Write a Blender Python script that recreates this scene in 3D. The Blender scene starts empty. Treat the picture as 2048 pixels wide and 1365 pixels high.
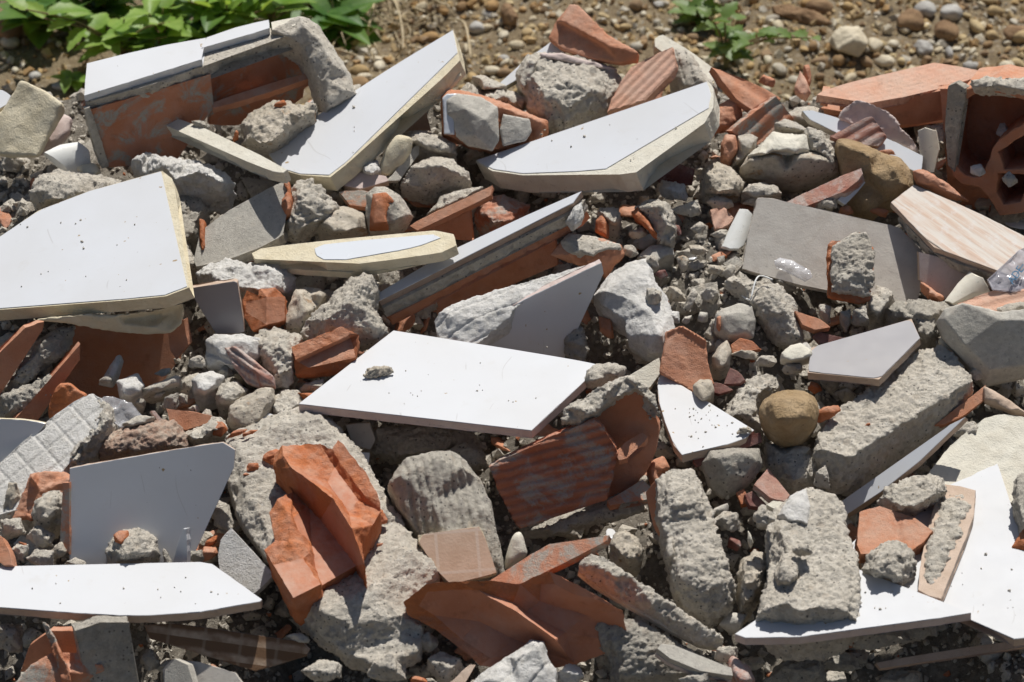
import bpy, bmesh, math, random
import numpy as np
from mathutils import Vector, Matrix
from mathutils.geometry import delaunay_2d_cdt

SC = bpy.context.scene
COL = SC.collection
# ------------------------------------------------------------------ camera, sky, sun, exposure
PITCH = math.radians(35.0)
CP, SP = math.cos(PITCH), math.sin(PITCH)
DIST = 2.5
HALF = 0.16                                   # tan of half the horizontal field
TARGET = Vector((0.0, -0.03, 0.115))
EYE = TARGET + DIST * Vector((0, -CP, SP))
FWD, RGT, UPV = Vector((0, CP, -SP)), Vector((1, 0, 0)), Vector((0, SP, CP))
cam = bpy.data.cameras.new("camera")
cam_o = bpy.data.objects.new("camera", cam)
COL.objects.link(cam_o)
cam_o.location = EYE
cam_o.rotation_euler = (math.radians(90) - PITCH, 0, 0)
cam.sensor_width = 36.0
cam.lens = 18.0 / HALF
cam.clip_start, cam.clip_end = 0.05, 400.0
cam.dof.use_dof = True
cam.dof.focus_distance = 2.46
cam.dof.aperture_fstop = 11.0
SC.camera = cam_o

SUN_EL, SUN_AZ = math.radians(60.0), math.radians(15.0)      # azimuth from +Y towards +X
w = bpy.data.worlds.new("World"); SC.world = w; w.use_nodes = True
nt = w.node_tree; nt.nodes.clear()
bg = nt.nodes.new("ShaderNodeBackground"); wo = nt.nodes.new("ShaderNodeOutputWorld")
sky = nt.nodes.new("ShaderNodeTexSky"); sky.sky_type = 'NISHITA'; sky.sun_disc = False
sky.sun_elevation = SUN_EL; sky.sun_rotation = SUN_AZ
sky.air_density = 1.0; sky.dust_density = 1.5; sky.ozone_density = 1.0
bg.inputs[1].default_value = 0.05
nt.links.new(sky.outputs[0], bg.inputs[0]); nt.links.new(bg.outputs[0], wo.inputs[0])
sl = bpy.data.lights.new("sun", 'SUN'); sl.energy = 4.6; sl.angle = math.radians(0.5); sl.color = (1.0, 0.968, 0.915)
so = bpy.data.objects.new("sun", sl); COL.objects.link(so)
SUNV = Vector((math.sin(SUN_AZ) * math.cos(SUN_EL), math.cos(SUN_AZ) * math.cos(SUN_EL), math.sin(SUN_EL)))
so.rotation_euler = (-SUNV).to_track_quat('-Z', 'Y').to_euler()
so.location = SUNV * 5
SC.view_settings.view_transform = 'Standard'; SC.view_settings.look = 'None'
SC.view_settings.exposure = 0.06; SC.view_settings.gamma = 1.0
SC.cycles.max_bounces = 6

# ------------------------------------------------------------------ pixels and the heap
def ray(x, y):
    return (FWD + RGT * ((x - 1024) / 1024 * HALF) + UPV * ((682.5 - y) / 1024 * HALF)).normalized()
def heap(x, y):                                # nominal top surface of the rubble heap
    if y < 0.30: z = 0.2 + (y - 0.30) * 0.249
    else: z = 0.2 - (y - 0.30) * 0.75
    return max(z, 0.0)
def at(x, y, lift=0.0):                        # lift in mm above the heap
    d = ray(x, y); L = lift * 0.001
    def f(t):
        p = EYE + d * t
        return p.z - heap(p.x, p.y) - L
    t = 1.4
    while f(t) > 0 and t < 6: t += 0.01
    a, b = t - 0.01, t
    for _ in range(30):
        m = (a + b) / 2
        if f(m) > 0: a = m
        else: b = m
    return EYE + d * a
class Plane:
    def __init__(s, p, n):
        s.p = Vector(p); s.n = Vector(n).normalized()
    def hit(s, x, y, h=0.0):                   # h in mm along the normal
        d = ray(x, y); q = s.p + s.n * (h * 0.001)
        return EYE + d * ((q - EYE).dot(s.n) / d.dot(s.n))
UP, HEAP, TILT, FACE, FRONT = (0, -.05, 1), (0, -.25, .97), (0, -.33, .94), (0, -.85, .5), (0, -1, .15)
def pts(s):
    return [tuple(float(c) for c in q.split(',')) for q in s.split()] if isinstance(s, str) else list(s)

# ------------------------------------------------------------------ noise
_G = np.random.RandomState(5).normal(size=(256, 3)); _G /= np.linalg.norm(_G, axis=1)[:, None]
def pn(P):
    I = np.floor(P).astype(np.int64); F = P - I
    U = F * F * F * (F * (F * 6 - 15) + 10)
    out = 0
    for dx in (0, 1):
        wx = U[:, 0] if dx else 1 - U[:, 0]
        for dy in (0, 1):
            wy = U[:, 1] if dy else 1 - U[:, 1]
            for dz in (0, 1):
                wz = U[:, 2] if dz else 1 - U[:, 2]
                h = ((I[:, 0] + dx) * 73856093) ^ ((I[:, 1] + dy) * 19349663) ^ ((I[:, 2] + dz) * 83492791)
                g = _G[(h ^ (h >> 9)) & 255]
                out = out + wx * wy * wz * (g[:, 0] * (F[:, 0] - dx) + g[:, 1] * (F[:, 1] - dy) + g[:, 2] * (F[:, 2] - dz))
    return out * 1.6
def fbm(P, oct=3, gain=.5):
    a, s, o = 1.0, 1.0, 0
    for k in range(oct):
        o = o + a * pn(P * s + 17.3 * k); a *= gain; s *= 2.03
    return o
def worley(P):
    B = np.floor(P - .5).astype(np.int64); best = np.full(len(P), 9.0)
    for dx in (0, 1):
        for dy in (0, 1):
            for dz in (0, 1):
                c = B + np.array((dx, dy, dz))
                h = (c[:, 0] * 73856093) ^ (c[:, 1] * 19349663) ^ (c[:, 2] * 83492791); h = (h ^ (h >> 9)) & 255
                q = c + .5 + _G[h] * .42
                best = np.minimum(best, ((P - q) ** 2).sum(1))
    return np.sqrt(best)

# ------------------------------------------------------------------ materials
MAT = {}
class NB:
    def __init__(s, name):
        s.m = bpy.data.materials.new(name); s.m.use_nodes = True
        s.t = s.m.node_tree; s.t.nodes.clear()
        s.o = s.t.nodes.new("ShaderNodeOutputMaterial"); s.b = s.t.nodes.new("ShaderNodeBsdfPrincipled")
        s.t.links.new(s.b.outputs[0], s.o.inputs[0])
        g = s.t.nodes.new("ShaderNodeNewGeometry"); s.pos = g.outputs['Position']
    def n(s, kind, **kw):
        x = s.t.nodes.new(kind)
        for k, v in kw.items(): setattr(x, k, v)
        return x
    def l(s, a, b): s.t.links.new(a, b)
    def noise(s, scale, detail=3, rough=.55, vec=None, dist=0.0):
        x = s.n("ShaderNodeTexNoise"); x.inputs['Scale'].default_value = scale
        x.inputs['Detail'].default_value = detail; x.inputs['Roughness'].default_value = rough
        x.inputs['Distortion'].default_value = dist
        s.l(vec if vec else s.pos, x.inputs['Vector']); return x.outputs['Fac']
    def vor(s, scale, out='Color', vec=None, feature='F1'):
        x = s.n("ShaderNodeTexVoronoi", feature=feature); x.inputs['Scale'].default_value = scale
        s.l(vec if vec else s.pos, x.inputs['Vector']); return x.outputs[out]
    def ramp(s, fac, a, b, ca=0.0, cb=1.0):
        x = s.n("ShaderNodeMapRange"); x.inputs[1].default_value = a; x.inputs[2].default_value = b
        x.inputs[3].default_value = ca; x.inputs[4].default_value = cb
        s.l(fac, x.inputs[0]); return x.outputs[0]
    def mix(s, fac, a, b, mode='MIX'):
        x = s.n("ShaderNodeMix", data_type='RGBA', blend_type=mode)
        for k, v in ((0, fac), (6, a), (7, b)):
            if isinstance(v, (int, float)): x.inputs[k].default_value = v
            elif isinstance(v, tuple): x.inputs[k].default_value = (*v, 1)
            else: s.l(v, x.inputs[k])
        return x.outputs[2]
    def math(s, op, a, b):
        x = s.n("ShaderNodeMath", operation=op)
        for k, v in ((0, a), (1, b)):
            if isinstance(v, (int, float)): x.inputs[k].default_value = v
            else: s.l(v, x.inputs[k])
        return x.outputs[0]
    def bump(s, h, dist=.001, strength=1.0, base=None):
        x = s.n("ShaderNodeBump"); x.inputs['Distance'].default_value = dist; x.inputs['Strength'].default_value = strength
        s.l(h, x.inputs['Height'])
        if base: s.l(base, x.inputs['Normal'])
        return x.outputs[0]
    def end(s, col, rough=.9, spec=.3, nrm=None):
        if isinstance(col, tuple): s.b.inputs['Base Color'].default_value = (*col, 1)
        else: s.l(col, s.b.inputs['Base Color'])
        if isinstance(rough, float): s.b.inputs['Roughness'].default_value = rough
        else: s.l(rough, s.b.inputs['Roughness'])
        s.b.inputs['Specular IOR Level'].default_value = spec
        if nrm: s.l(nrm, s.b.inputs['Normal'])
        return s.m

def mat_mortar(key, c1, c2, c3, bump=1.0, specks=.8, stain=None):
    b = NB(key + "_material")
    c = b.mix(b.ramp(b.noise(38, 4), .35, .65), c1, c2)
    c = b.mix(b.ramp(b.noise(210, 4, .65), .42, .68), c, c3)
    v = b.n("ShaderNodeSeparateColor"); b.l(b.vor(330), v.inputs[0])
    d = b.vor(330, 'Distance')
    dot = b.math('MULTIPLY', b.ramp(v.outputs[0], .78, .80), b.ramp(d, .32, .22))
    c = b.mix(b.math('MULTIPLY', dot, specks), c, (.10, .095, .09))
    dot2 = b.math('MULTIPLY', b.ramp(v.outputs[1], .86, .88), b.ramp(d, .36, .26))
    c = b.mix(b.math('MULTIPLY', dot2, specks), c, (.55, .5, .42))
    v2 = b.n("ShaderNodeSeparateColor"); b.l(b.vor(115), v2.inputs[0]); d2 = b.vor(115, 'Distance')
    st = b.math('MULTIPLY', b.ramp(v2.outputs[0], .72, .74), b.ramp(d2, .40, .33))
    c = b.mix(b.math('MULTIPLY', st, .45 * specks), c, (.30, .275, .25)); st = b.math('MULTIPLY', b.ramp(v2.outputs[1], .80, .82), b.ramp(d2, .38, .31))
    c = b.mix(b.math('MULTIPLY', st, .5 * specks), c, (.62, .53, .42))
    c = b.mix(b.ramp(b.noise(17, 4, .6), .50, .72, 0, .3), c, tuple(x * .66 for x in c3))
    if stain: c = b.mix(b.ramp(b.noise(55, 4, .6), .60, .67), c, stain)
    c = b.mix(b.ramp(b.noise(620, 4, .75), .60, .74, 0, .4), c, tuple(x * .5 for x in c3))
    c = b.mix(b.ramp(b.noise(480, 3, .7, dist=.5), .60, .72, 0, .5), c, tuple(min(.8, x * 1.35) for x in c2))
    h1 = b.noise(850, 4, .75); h2 = b.noise(260, 4, .65)
    nr = b.bump(h1, .0018 * bump, .9); nr = b.bump(h2, .0016 * bump, .7, nr)
    MAT[key] = b.end(c, .95, .15, nr)

def mat_brick(key, c1, c2, smear=.0, smc=(.40, .37, .32), bump=1.0):
    b = NB(key + "_material")
    c = b.mix(b.ramp(b.noise(45, 4), .32, .68), c1, c2)
    c = b.mix(b.ramp(b.noise(600, 2), .62, .75, 0, .35), c, (.62, .33, .18))
    c = b.mix(b.ramp(b.noise(30, 4, .65), .46, .74, 0, .5), c, tuple(x * .6 + .17 for x in c2))
    c = b.mix(b.ramp(b.noise(75, 4, .7), .56, .70, 0, .45), c, tuple(x * .62 for x in c1))
    if smear > 0:
        t = .66 - .32 * smear
        f = b.math('MULTIPLY', b.ramp(b.noise(34, 5, .68, dist=.6), t, t + .09), b.ramp(b.noise(420, 3, .7), .33, .5, .35, 1))
        c = b.mix(f, c, smc)
    g_ = b.n("ShaderNodeNewGeometry"); z_ = b.n("ShaderNodeSeparateXYZ"); b.l(g_.outputs['Normal'], z_.inputs[0])
    dz = b.math('MULTIPLY', b.ramp(z_.outputs[2], .55, .98), b.ramp(b.noise(55, 5, .7), .38, .66, 0, .42))
    c = b.mix(dz, c, (.58, .49, .40))
    nr = b.bump(b.noise(1100, 3, .7), .0010 * bump, .8); nr = b.bump(b.noise(190, 3), .0014 * bump, .6, nr)
    MAT[key] = b.end(c, .9, .2, nr)

def mat_glaze(key, col, rough=.16, dirt=1.0, dust=.0):
    b = NB(key + "_material")
    f = b.ramp(b.noise(13, 3), .38, .8, 0, .10 + dust)
    c = b.mix(f, col, (.50, .45, .36))
    sp = b.math('MULTIPLY', b.ramp(b.noise(150, 2, .5), .735, .765), dirt)
    c = b.mix(sp, c, (.36, .25, .12))
    sp2 = b.math('MULTIPLY', b.ramp(b.noise(420, 2, .5), .775, .80), dirt)
    c = b.mix(sp2, c, (.12, .10, .08))
    sm = b.math('MULTIPLY', b.ramp(b.noise(48, 5, .7), .60, .78, 0, .2), dirt)
    c = b.mix(sm, c, (.47, .42, .33))
    w_ = b.n("ShaderNodeTexWave", wave_type='BANDS'); w_.inputs['Scale'].default_value = 9; w_.inputs['Distortion'].default_value = 14; w_.inputs['Detail'].default_value = 2; w_.inputs['Detail Scale'].default_value = .7
    b.l(b.pos, w_.inputs['Vector'])
    sc = b.math('MULTIPLY', b.ramp(w_.outputs['Fac'], .9975, .9995), b.ramp(b.noise(30, 2), .60, .66, 0, .28 * min(1, dirt)))
    c = b.mix(sc, c, (.33, .30, .27))
    c = b.mix(b.ramp(b.noise(7, 5, .62), .46, .70, 0, .14 * min(1, dirt)), c, (.44, .40, .33))
    r = b.ramp(b.noise(60, 4), .35, .7, rough, rough + .08)
    MAT[key] = b.end(c, r, .5, b.bump(b.noise(24, 2), .0006, .25))

def mat_clay(key, c1, c2, bump=.6, spec=.25, rough=.75):
    b = NB(key + "_material")
    c = b.mix(b.ramp(b.noise(70, 4), .35, .65), c1, c2)
    c = b.mix(b.ramp(b.noise(260, 3, .7), .62, .72, 0, .5), c, tuple(x * .45 for x in c2))
    c = b.mix(b.ramp(b.noise(36, 5, .7, dist=.8), .54, .74, 0, .32), c, tuple(x * y for x, y in zip(c2, (.62, .55, .46))))
    nr = b.bump(b.noise(700, 4, .7), .0010 * bump, .8); nr = b.bump(b.noise(120, 3), .0018 * bump, .6, nr)
    MAT[key] = b.end(c, rough, spec, nr)

mat_mortar('mortar', (.66, .60, .505), (.75, .695, .60), (.55, .50, .42), bump=1.3)
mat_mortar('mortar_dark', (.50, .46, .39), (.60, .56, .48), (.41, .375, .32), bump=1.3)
mat_mortar('mortar_warm', (.58, .515, .415), (.67, .60, .50), (.49, .43, .34), stain=(.44, .30, .19))
mat_mortar('mortar_flat', (.50, .47, .405), (.58, .55, .485), (.44, .41, .36), bump=.35, specks=.3)
mat_mortar('plaster', (.71, .69, .65), (.78, .76, .725), (.60, .58, .535), bump=.9, specks=.25)
mat_mortar('pinkstone', (.50, .34, .25), (.56, .46, .37), (.47, .29, .21), bump=1.1, specks=.2)
mat_mortar('soil', (.28, .215, .13), (.38, .30, .19), (.19, .14, .085), bump=1.6, specks=.6)
mat_mortar('moundsoil', (.27, .24, .195), (.36, .325, .27), (.19, .165, .135), bump=1.6, specks=.5)
mat_brick('brick', (.52, .215, .115), (.60, .285, .17))
mat_brick('brick_skin', (.48, .19, .105), (.55, .24, .145), bump=.35)
mat_brick('brick_pale', (.63, .345, .235), (.69, .41, .295))
mat_brick('brick_smear', (.50, .20, .105), (.57, .255, .15), smear=.5)
mat_brick('brick_dusty', (.44, .16, .085), (.49, .20, .12), smear=.5, smc=(.43, .36, .31))
mat_brick('brick_raw', (.50, .155, .06), (.57, .205, .085), bump=1.6)
mat_brick('brick_rose', (.42, .175, .125), (.50, .25, .19), smear=.6, smc=(.52, .42, .38))
mat_brick('maroon', (.17, .060, .048), (.24, .10, .085), smear=.25, smc=(.36, .30, .28))
mat_glaze('white', (.65, .66, .675))
mat_glaze('white_cool', (.66, .675, .70), rough=.15, dirt=.9)
mat_glaze('grey_glaze', (.33, .32, .33), rough=.3, dirt=.5)
mat_glaze('grey_dark', (.25, .235, .25), rough=.3, dirt=.1)
mat_glaze('white_blue', (.66, .69, .73), rough=.2, dirt=.2)
mat_clay('cream', (.64, .56, .395), (.71, .64, .48), bump=1.0)
mat_clay('cream_pale', (.64, .60, .50), (.70, .665, .565), bump=.9)
mat_clay('tan', (.47, .355, .27), (.55, .43, .34))
mat_clay('tan_dark', (.36, .26, .20), (.43, .32, .25))
mat_clay('pinkish', (.56, .45, .41), (.62, .52, .48))
mat_clay('greyback', (.52, .475, .42), (.59, .55, .49), bump=.3)
mat_clay('sandstone', (.42, .295, .165), (.51, .375, .23), bump=3.6, rough=.95, spec=.1)
mat_clay('sandstone_pale', (.60, .52, .38), (.70, .62, .47), bump=1.5, rough=.95, spec=.1)
mat_clay('pvc', (.74, .74, .70), (.78, .78, .74), bump=.1, spec=.5, rough=.35)
mat_clay('pvc_cream', (.74, .70, .58), (.79, .75, .64), bump=.15, spec=.5, rough=.4)
mat_clay('brownrock', (.22, .135, .075), (.33, .215, .12), bump=1.6, rough=.9, spec=.2)
mat_clay('greyrock', (.38, .36, .33), (.50, .48, .44), bump=1.0, rough=.9, spec=.2)
mat_clay('drystalk', (.45, .36, .22), (.55, .45, .30), bump=.3)
mat_clay('string', (.75, .75, .72), (.8, .8, .78), bump=.1)
mat_clay('stem', (.20, .12, .07), (.22, .20, .08), bump=.3)

def mat_pattern(key, base, line, band, kind):
    b = NB(key + "_material")
    uv = b.n("ShaderNodeUVMap"); uv.uv_map = "UVMap"
    sx = b.n("ShaderNodeSeparateXYZ"); b.l(uv.outputs[0], sx.inputs[0])
    if kind == 'wood':
        mp = b.n("ShaderNodeMapping"); mp.inputs['Scale'].default_value = (.09, 1, 1); b.l(uv.outputs[0], mp.inputs[0])
        st = b.noise(170, 4, .6, mp.outputs[0], .4)
        c = b.mix(b.ramp(st, .42, .60), base, band)
        c = b.mix(b.ramp(b.noise(330, 3, .6, mp.outputs[0]), .55, .7, 0, .55), c, line)
        c = b.mix(b.ramp(b.noise(110, 4, .7), .52, .72, 0, .7), c, (.68, .655, .63))
        nr = b.bump(st, .0008, .6)
    else:
        p = .030 if kind == 'grid' else .026
        def ln(ch, per, wd, off=0.0):
            x = b.math('FRACT', b.math('ADD', b.math('DIVIDE', sx.outputs[ch], per), off), 0.0)
            x = b.math('ABSOLUTE', b.math('SUBTRACT', x, .5), 0.0)
            return b.ramp(x, wd, wd * .4)
        g = b.math('MAXIMUM', ln(0, p, .05), ln(1, p, .05, .3))
        c = b.mix(b.ramp(b.noise(90, 4), .35, .65), base, band)
        if kind == 'bands':
            st = b.math('FRACT', b.math('DIVIDE', sx.outputs[1], .0125), 0.0)
            c = b.mix(b.ramp(b.math('ADD', st, b.math('MULTIPLY', b.noise(60, 3), .5)), .55, .75), c, line)
            c = b.mix(b.math('MULTIPLY', ln(0, p, .06), .35), c, (.40, .31, .22))
        else:
            c = b.mix(b.math('MULTIPLY', g, .55), c, line)
        nr = b.bump(b.noise(500, 3), .0006, .4)
    MAT[key] = b.end(c, .7, .3, nr)
mat_pattern('woodtile', (.66, .60, .53), (.50, .34, .25), (.60, .45, .35), 'wood')
mat_pattern('gridtile', (.47, .33, .235), (.58, .49, .41), (.53, .39, .29), 'grid')
mat_pattern('bandtile', (.24, .145, .085), (.17, .095, .05), (.47, .35, .25), 'bands')

def mat_pebble(key):
    b = NB(key + "_material")
    oi = b.n("ShaderNodeObjectInfo"); r = oi.outputs['Random']
    at_ = b.n("ShaderNodeAttribute"); at_.attribute_name = "tint"
    x = b.n("ShaderNodeValToRGB"); x.color_ramp.interpolation = 'CONSTANT'
    cs = [(.44, .31, .15), (.52, .41, .23), (.31, .20, .10), (.58, .50, .35), (.47, .43, .35), (.40, .25, .11), (.62, .56, .43), (.28, .19, .11), (.46, .34, .18)]
    x.color_ramp.elements.remove(x.color_ramp.elements[1])
    for i, c in enumerate(cs):
        e = x.color_ramp.elements[0] if i == 0 else x.color_ramp.elements.new(i / len(cs))
        e.position = i / len(cs); e.color = (*c, 1)
    b.l(b.math('FRACT', b.math('ADD', r, at_.outputs['Fac']), 0.0), x.inputs[0])
    c = b.mix(b.ramp(b.noise(160, 4), .4, .7, 0, .45), x.outputs[0], (.20, .13, .07))
    MAT[key] = b.end(c, .85, .25, b.bump(b.noise(500, 3), .0008, .6))
mat_pebble('pebble')
def mat_leaf(key, c1, c2):
    b = NB(key + "_material")
    c = b.mix(b.ramp(b.noise(45, 3), .35, .65), c1, c2)
    m = b.end(c, .45, .3, b.bump(b.noise(220, 2), .0006, .5))
    tr = b.n("ShaderNodeBsdfTranslucent"); b.l(b.mix(.5, c, (.55, .72, .07)), tr.inputs[0])
    mx = b.n("ShaderNodeMixShader"); mx.inputs[0].default_value = .38
    b.l(b.b.outputs[0], mx.inputs[1]); b.l(tr.outputs[0], mx.inputs[2]); b.l(mx.outputs[0], b.o.inputs[0])
    MAT[key] = m
mat_leaf('leaf', (.16, .29, .04), (.29, .42, .09))
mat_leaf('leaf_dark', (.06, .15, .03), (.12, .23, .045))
mat_leaf('leaf_soft', (.11, .19, .05), (.20, .28, .10))
def mat_plastic(key, tint, alpha):
    b = NB(key + "_material")
    m = b.end(tint, .12, .7, b.bump(b.noise(90, 3), .003, .6))
    tr = b.n("ShaderNodeBsdfTransparent"); tr.inputs[0].default_value = (.96, .96, .97, 1)
    mx = b.n("ShaderNodeMixShader")
    lw = b.n("ShaderNodeLayerWeight"); lw.inputs[0].default_value = .35
    b.l(b.ramp(lw.outputs['Facing'], 0, 1, alpha, min(1, alpha + .5)), mx.inputs[0])
    b.l(tr.outputs[0], mx.inputs[1]); b.l(b.b.outputs[0], mx.inputs[2]); b.l(mx.outputs[0], b.o.inputs[0])
    MAT[key] = m
mat_plastic('plastic', (.8, .8, .82), .22)
mat_plastic('plastic_milky', (.62, .60, .64), .45)
bb = NB("blue_print_material"); MAT['blueprint'] = bb.end((.09, .22, .36), .5, .4)

# ------------------------------------------------------------------ things
GROUPS = {'tile_shard': 'broken wall and floor tiles in the heap', 'sanitary_shard': 'broken sanitary ware in the heap',
          'brick_shard': 'broken hollow brick pieces in the heap', 'mortar_lump': 'loose mortar lumps in the heap',
          'mortar_chunk': 'mortar chunks in the heap', 'concrete_block': 'concrete blocks in the heap',
          'ceramic_shard': 'cream ceramic shards in the heap', 'pipe_shard': 'broken plastic pipe pieces in the heap',
          'rock': 'rocks lying on the gravel', 'weed': 'green weeds behind the heap', 'pebble': 'pebbles on the gravel ground',
          'plaster_chunk': 'plaster chunks in the heap', 'plastic_scrap': 'clear plastic scraps in the heap', 'red_shard': 'dark red tile chips in the heap'}
CATS = {'tile_shard': 'tile', 'sanitary_shard': 'sanitary ware', 'brick_shard': 'brick', 'mortar_lump': 'mortar lump', 'mortar_chunk': 'mortar chunk',
        'concrete_block': 'concrete block', 'ceramic_shard': 'ceramic shard', 'pipe_shard': 'pipe', 'rock': 'rock', 'weed': 'plant',
        'pebble': 'pebble', 'plaster_chunk': 'plaster chunk', 'plastic_scrap': 'plastic', 'red_shard': 'tile chip'}
def tag(o, name, label):
    if len(label.split()) > 16: print('LONG', label)
    o['label'] = label; o['category'] = CATS.get(name, name.replace('_', ' '))
    if name in GROUPS: o['group'] = GROUPS[name]
class Thing:
    def __init__(s, o, pl): s.o, s.pl = o, pl
def empty(name, label, loc):
    o = bpy.data.objects.new(name, None); COL.objects.link(o); o.location = loc; o.empty_display_size = .01
    tag(o, name, label); return o
def place(name, me, mat, loc, parent=None, label=None):
    o = bpy.data.objects.new(name, me); COL.objects.link(o)
    if mat: me.materials.append(MAT[mat])
    if parent is not None:
        o.parent = parent; o.location = Vector(loc) - parent.location
    else:
        o.location = loc
        if label: tag(o, name, label)
    return o
def mesh(name, V, F, smooth=False):
    me = bpy.data.meshes.new(name); me.from_pydata([tuple(v) for v in V], [], F)
    if smooth: me.polygons.foreach_set('use_smooth', [True] * len(me.polygons))
    me.update(); return me

# ---- sheets: a broken plate with a traced outline, own plane and thickness
def inside(P, poly):
    x, y = P[:, 0], P[:, 1]; r = np.zeros(len(P), bool); j = len(poly) - 1
    for i in range(len(poly)):
        a, b = poly[i], poly[j]
        c = ((a[1] > y) != (b[1] > y)) & (x < (b[0] - a[0]) * (y - a[1]) / (b[1] - a[1] + 1e-12) + a[0])
        r ^= c; j = i
    return r
def edgedist(P, poly):
    d = np.full(len(P), 1e9)
    for i in range(len(poly)):
        a = np.array(poly[i]); b = np.array(poly[(i + 1) % len(poly)]); e = b - a
        t = np.clip(((P - a) @ e) / (e @ e + 1e-12), 0, 1)
        d = np.minimum(d, np.linalg.norm(P - (a + t[:, None] * e), axis=1))
    return d
SEED = [0]
def sheet_mesh(name, pl, outline, th, top=0.0, jag=.4, edge=.3, rough=0.0, chip=0.0, groove=None, curve=None, holes=(), g=None, uvdir=None, slant=0.0, bev=.35, hf=None, rb=0.0):
    """top, th, jag, edge, rough, slant in mm"""
    SEED[0] += 1; rs = np.random.RandomState(SEED[0])
    n = pl.n; org = pl.p
    if uvdir:
        u = (pl.hit(uvdir[2], uvdir[3]) - pl.hit(uvdir[0], uvdir[1])).normalized()
    else:
        u = (Vector((1, 0, 0)) - n * n.x).normalized()
    v = n.cross(u)
    def to2(q):
        d = q - org; return np.array((d.dot(u), d.dot(v)))
    off = rs.uniform(0, 50, 3)
    if g is None: g = 7.0
    if groove: g = min(g, groove[4] / (6 if len(groove) < 7 else 14))
    elif curve or rough or hf: g = min(g, 2.6)
    g *= .001
    loops = []
    for k, lp in enumerate([outline] + list(holes)):
        P = [to2(pl.hit(q[0], q[1])) for q in pts(lp)]
        ar = sum(P[i][0] * P[(i + 1) % len(P)][1] - P[(i + 1) % len(P)][0] * P[i][1] for i in range(len(P)))
        if (ar < 0) == (k == 0): P = P[::-1]
        st = min(g, .0042) if jag > 0 else max(g, .004)
        Q = []
        for i in range(len(P)):
            a, b = P[i], P[(i + 1) % len(P)]; m = max(1, int(np.linalg.norm(b - a) / st))
            for t in range(m): Q.append(a + (b - a) * (t / m))
        Q = np.array(Q)
        T = np.roll(Q, -1, 0) - np.roll(Q, 1, 0); T /= np.linalg.norm(T, axis=1)[:, None] + 1e-12
        N = np.stack([T[:, 1], -T[:, 0]], 1)
        if jag > 0:
            q3 = np.c_[Q, np.zeros(len(Q))] / .009 + off
            Q = Q + N * (fbm(q3, 4, .65) * jag * .0016 - chip * .001 * np.clip(fbm(q3 * 1.1 + 70, 2) - .33, 0, 1) * 3)[:, None]
        loops.append((Q, N))
    V2, E = [], []
    for Q, N in loops:
        s0 = len(V2); inset = Q - N * (bev * .001)
        V2 += [tuple(q) for q in inset]; E += [(s0 + i, s0 + (i + 1) % len(Q)) for i in range(len(Q))]
    nb = len(V2)
    A = np.array(V2); lo, hi = A.min(0), A.max(0)
    gx = np.arange(lo[0], hi[0], g); gy = np.arange(lo[1], hi[1], g)
    if len(gx) and len(gy):
        G = np.array([(x + (g / 2 if j % 2 else 0), y) for j, y in enumerate(gy) for x in gx])
        ok = inside(G, [tuple(q) for q in A[:len(loops[0][0])]])
        G = G[ok]
        s0 = 0
        for Q, N in loops:
            if len(G): G = G[edgedist(G, [tuple(q) for q in A[s0:s0 + len(Q)]]) > g * .45]
            if s0 and len(G): G = G[~inside(G, [tuple(q) for q in A[s0:s0 + len(Q)]])]
            s0 += len(Q)
        V2 += [tuple(q) for q in G]
    r = delaunay_2d_cdt([Vector(q) for q in V2], E, [], 0 if holes else 1, 1e-7, True)
    tv = np.array([tuple(q) for q in r[0]]); tris = [tuple(f) for f in r[2]]
    if holes:
        cen = tv[np.array(tris)].mean(1); ok = inside(cen, [tuple(q) for q in A[:len(loops[0][0])]]); s0 = len(loops[0][0])
        for Q, N in loops[1:]:
            ok &= ~inside(cen, [tuple(q) for q in A[s0:s0 + len(Q)]]); s0 += len(Q)
        tris = [t for t, k in zip(tris, ok) if k]
    omap = {}
    for i, o in enumerate(r[3]):
        for k in o: omap[k] = i
    def H(X):
        h = np.zeros(len(X))
        if curve:
            a = to2(pl.hit(curve[0], curve[1])); b = to2(pl.hit(curve[2], curve[3])); e = (b - a) / np.linalg.norm(b - a)
            s = (X - a) @ np.array((-e[1], e[0])); 
            if len(curve) > 5: s = np.clip(s * curve[5], 0, None)
            h -= s * s / (2 * curve[4] * .001)
        if hf: h += hf(X[:, 0] * 1000, X[:, 1] * 1000) * .001
        return h
    def Htop(X):
        h = H(X)
        if groove:
            a = to2(pl.hit(groove[0], groove[1])); b = to2(pl.hit(groove[2], groove[3])); e = (b - a) / np.linalg.norm(b - a)
            s = (X - a) @ np.array((-e[1], e[0])); s = s + .0007 * fbm(np.c_[X, 0 * s] / .02 + off, 2)
            if len(groove) > 6:
                nl = lambda z: np.clip((np.cos(2 * np.pi * z / (groove[4] * .001)) - .93) * 20, 0, 1)
                h -= groove[5] * .001 * np.maximum(nl(s), nl((X - a) @ e + .004) if groove[6] == 2 else 0)
            else: h -= groove[5] * .001 * np.clip(np.sin(2 * np.pi * s / (groove[4] * .001)) * 1.6 + .3, 0, 1)
        if rough: h += rough * .001 * fbm(np.c_[X, 0 * X[:, 0]] / .009 + off, 4, .6)
        return h
    V, F, sm = [], [], []
    zt = top * .001 + Htop(tv)
    V += [np.c_[tv, zt]]; base = len(tv)
    F += tris; nt_ = len(tris)
    sharp = []
    nr = max(1, int(round(th / 2.2)))
    s0 = 0; cnt = base; bots = []
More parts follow.
